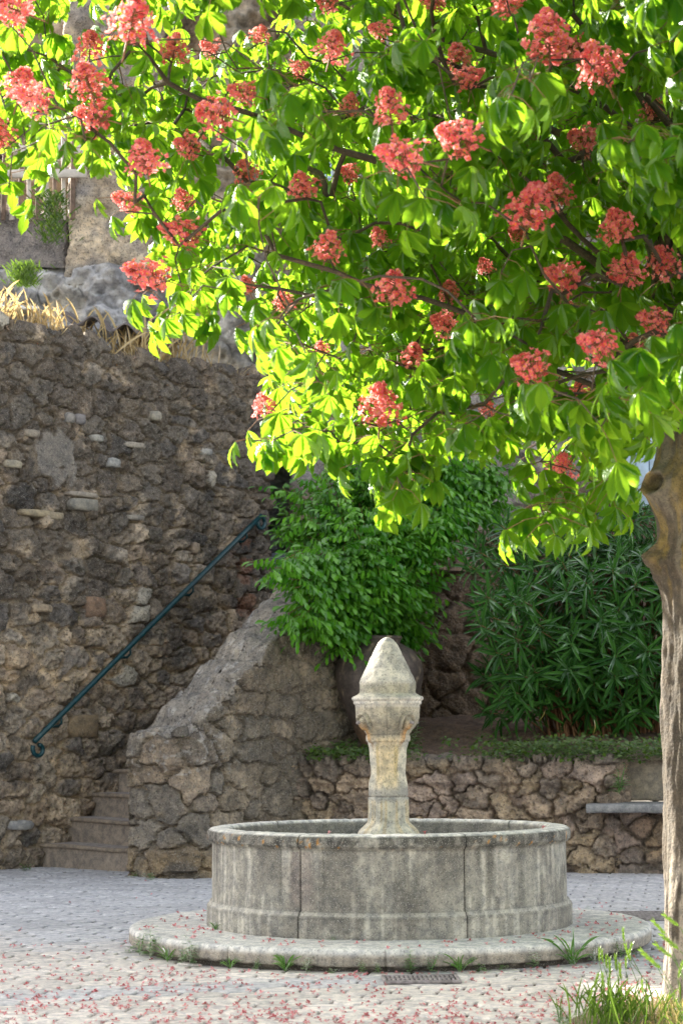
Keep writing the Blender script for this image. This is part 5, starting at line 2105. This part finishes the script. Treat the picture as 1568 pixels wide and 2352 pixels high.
# soil under the grass
th = np.linspace(0, 2 * math.pi, 60, endpoint=False)
rr_ = np.linspace(0, 1, 14)[:, None]
X_ = 1.85 + rr_ * (1.05 + .12 * np.sin(th * 5 + 1) + .06 * np.sin(th * 11)) * np.cos(th)
Y_ = 7.4 + rr_ * (.95 + .08 * np.sin(th * 4)) * np.sin(th)
Z_ = .012 + .025 * (1 - rr_ ** 2) + 0 * X_
cs__ = np.array([.22, .17, .11]) * (.6 + .8 * fbm(X_ * 9, Y_ * 9, seed=68))[..., None]
tag(mesh_np('tree_soil', np.stack([X_, Y_, Z_], -1), grid_faces(14, 60, wrap=True), M['soil'], col=cs__), kind='structure')
# single tall weed in front
for (px, py, hp, lab, sd_) in ((1285, 2345, 75, 'thin upright weed at the bottom edge in front of the grass patch', 1), (1300, 2352, 40, 'leafy weed at the bottom edge beside the thin upright one', 0)):
    Yw = 5145 / (py - 1662)
    p = at(px, py, Yw)
    o = bpy.data.objects.new('weed', WM['leafy'][sd_])
    COL.objects.link(o)
    h = hp / 4900 * Yw
    o.location = (p[0], Yw, 0)
    o.scale = (h * .7, h * .7, h)
    tag(o, lab, 'weed', 'weeds growing in the cracks')

# ------------------------------------------------------------------ fallen petals
rs = np.random.RandomState(71)
pm = Batch()
parts = []
for k in range(4):
    lf = leaflet(1.0, .36, 3, R(30), R(20), .55, .7)
    v = rotz(roty(lf[0], R([-25, -60, -5, -40][k])), k * 1.7)
    parts.append((v, lf[1], lf[2]))
pt_ = merge(parts)
P_, S_ = [], []
while len(P_) < 2200:
    px, py = rs.uniform(-40, 1600), rs.uniform(1985, 2400) if rs.rand() < .35 else rs.uniform(2150, 2420)
    Yp = 5145 / (py - 1662)
    x = (px - 784) / 4900 * Yp
    den = np.interp(py, [1985, 2100, 2200, 2260, 2420], [.10, .15, .6, 1.0, 1.0])
    den *= np.interp(px, [0, 500, 1000, 1500], [.55, .75, 1, 1])
    den *= -.35 + 2.6 * fbm(np.array([x * 2.5]), np.array([Yp * 2.5]), seed=72)[0]
    dd = math.hypot(x - FX, Yp - FY)
    z = 0
    if dd < 1.26:
        continue
    if dd < 1.34 and x > .3 and Yp < FY:
        den *= 3.2
    if rs.rand() > den * .75:
        continue
    P_.append((x, Yp, .002))
    S_.append(rs.uniform(.008, .0145))
for k in range(130):
    a = rs.uniform(-2.2, 2.2)
    rr = rs.uniform(.90, 1.21)
    P_.append((FX + rr * math.sin(a), FY - rr * math.cos(a), .099))
    S_.append(rs.uniform(.010, .016))
for (px, py) in ((970, 1912), (742, 1908), (1352, 1880), (1357, 1878)):
    a = at(px, py, 9.6)
    P_.append((FX + .80 * math.sin((px - 893) / 420), FY - .80 * math.cos((px - 893) / 420), .562))
    S_.append(.013)
n = len(P_)
a = rs.uniform(0, 6.28, n)
pm.add(pt_, np.array(P_), frames(np.stack([np.cos(a), np.sin(a), rs.normal(.1, .25, n)], -1), np.stack([rs.normal(0, .4, n), rs.normal(0, .4, n), np.ones(n)], -1)), np.array(S_), rs.rand(n))
tag(pm.build('fallen_petals', M['fallen']), 'fallen red and pink blossoms scattered on the paving', 'petals', kind='stuff')

# scrap of paper on the parapet
lt = MB()
p = at(456, 1642, 15.1)
lt.add([(p[0] + x, p[1] + y, p[2] + z) for x, y, z in ((-.025, 0, .02), (.0, -.01, .035), (.028, 0, .015), (.02, .02, -.02), (-.01, .01, -.005))], [(0, 4, 1), (1, 4, 3), (1, 3, 2)])
tag(lt.build('paper_scrap', M['litter']), 'small crumpled scrap of paper lying on the parapet top', 'litter')
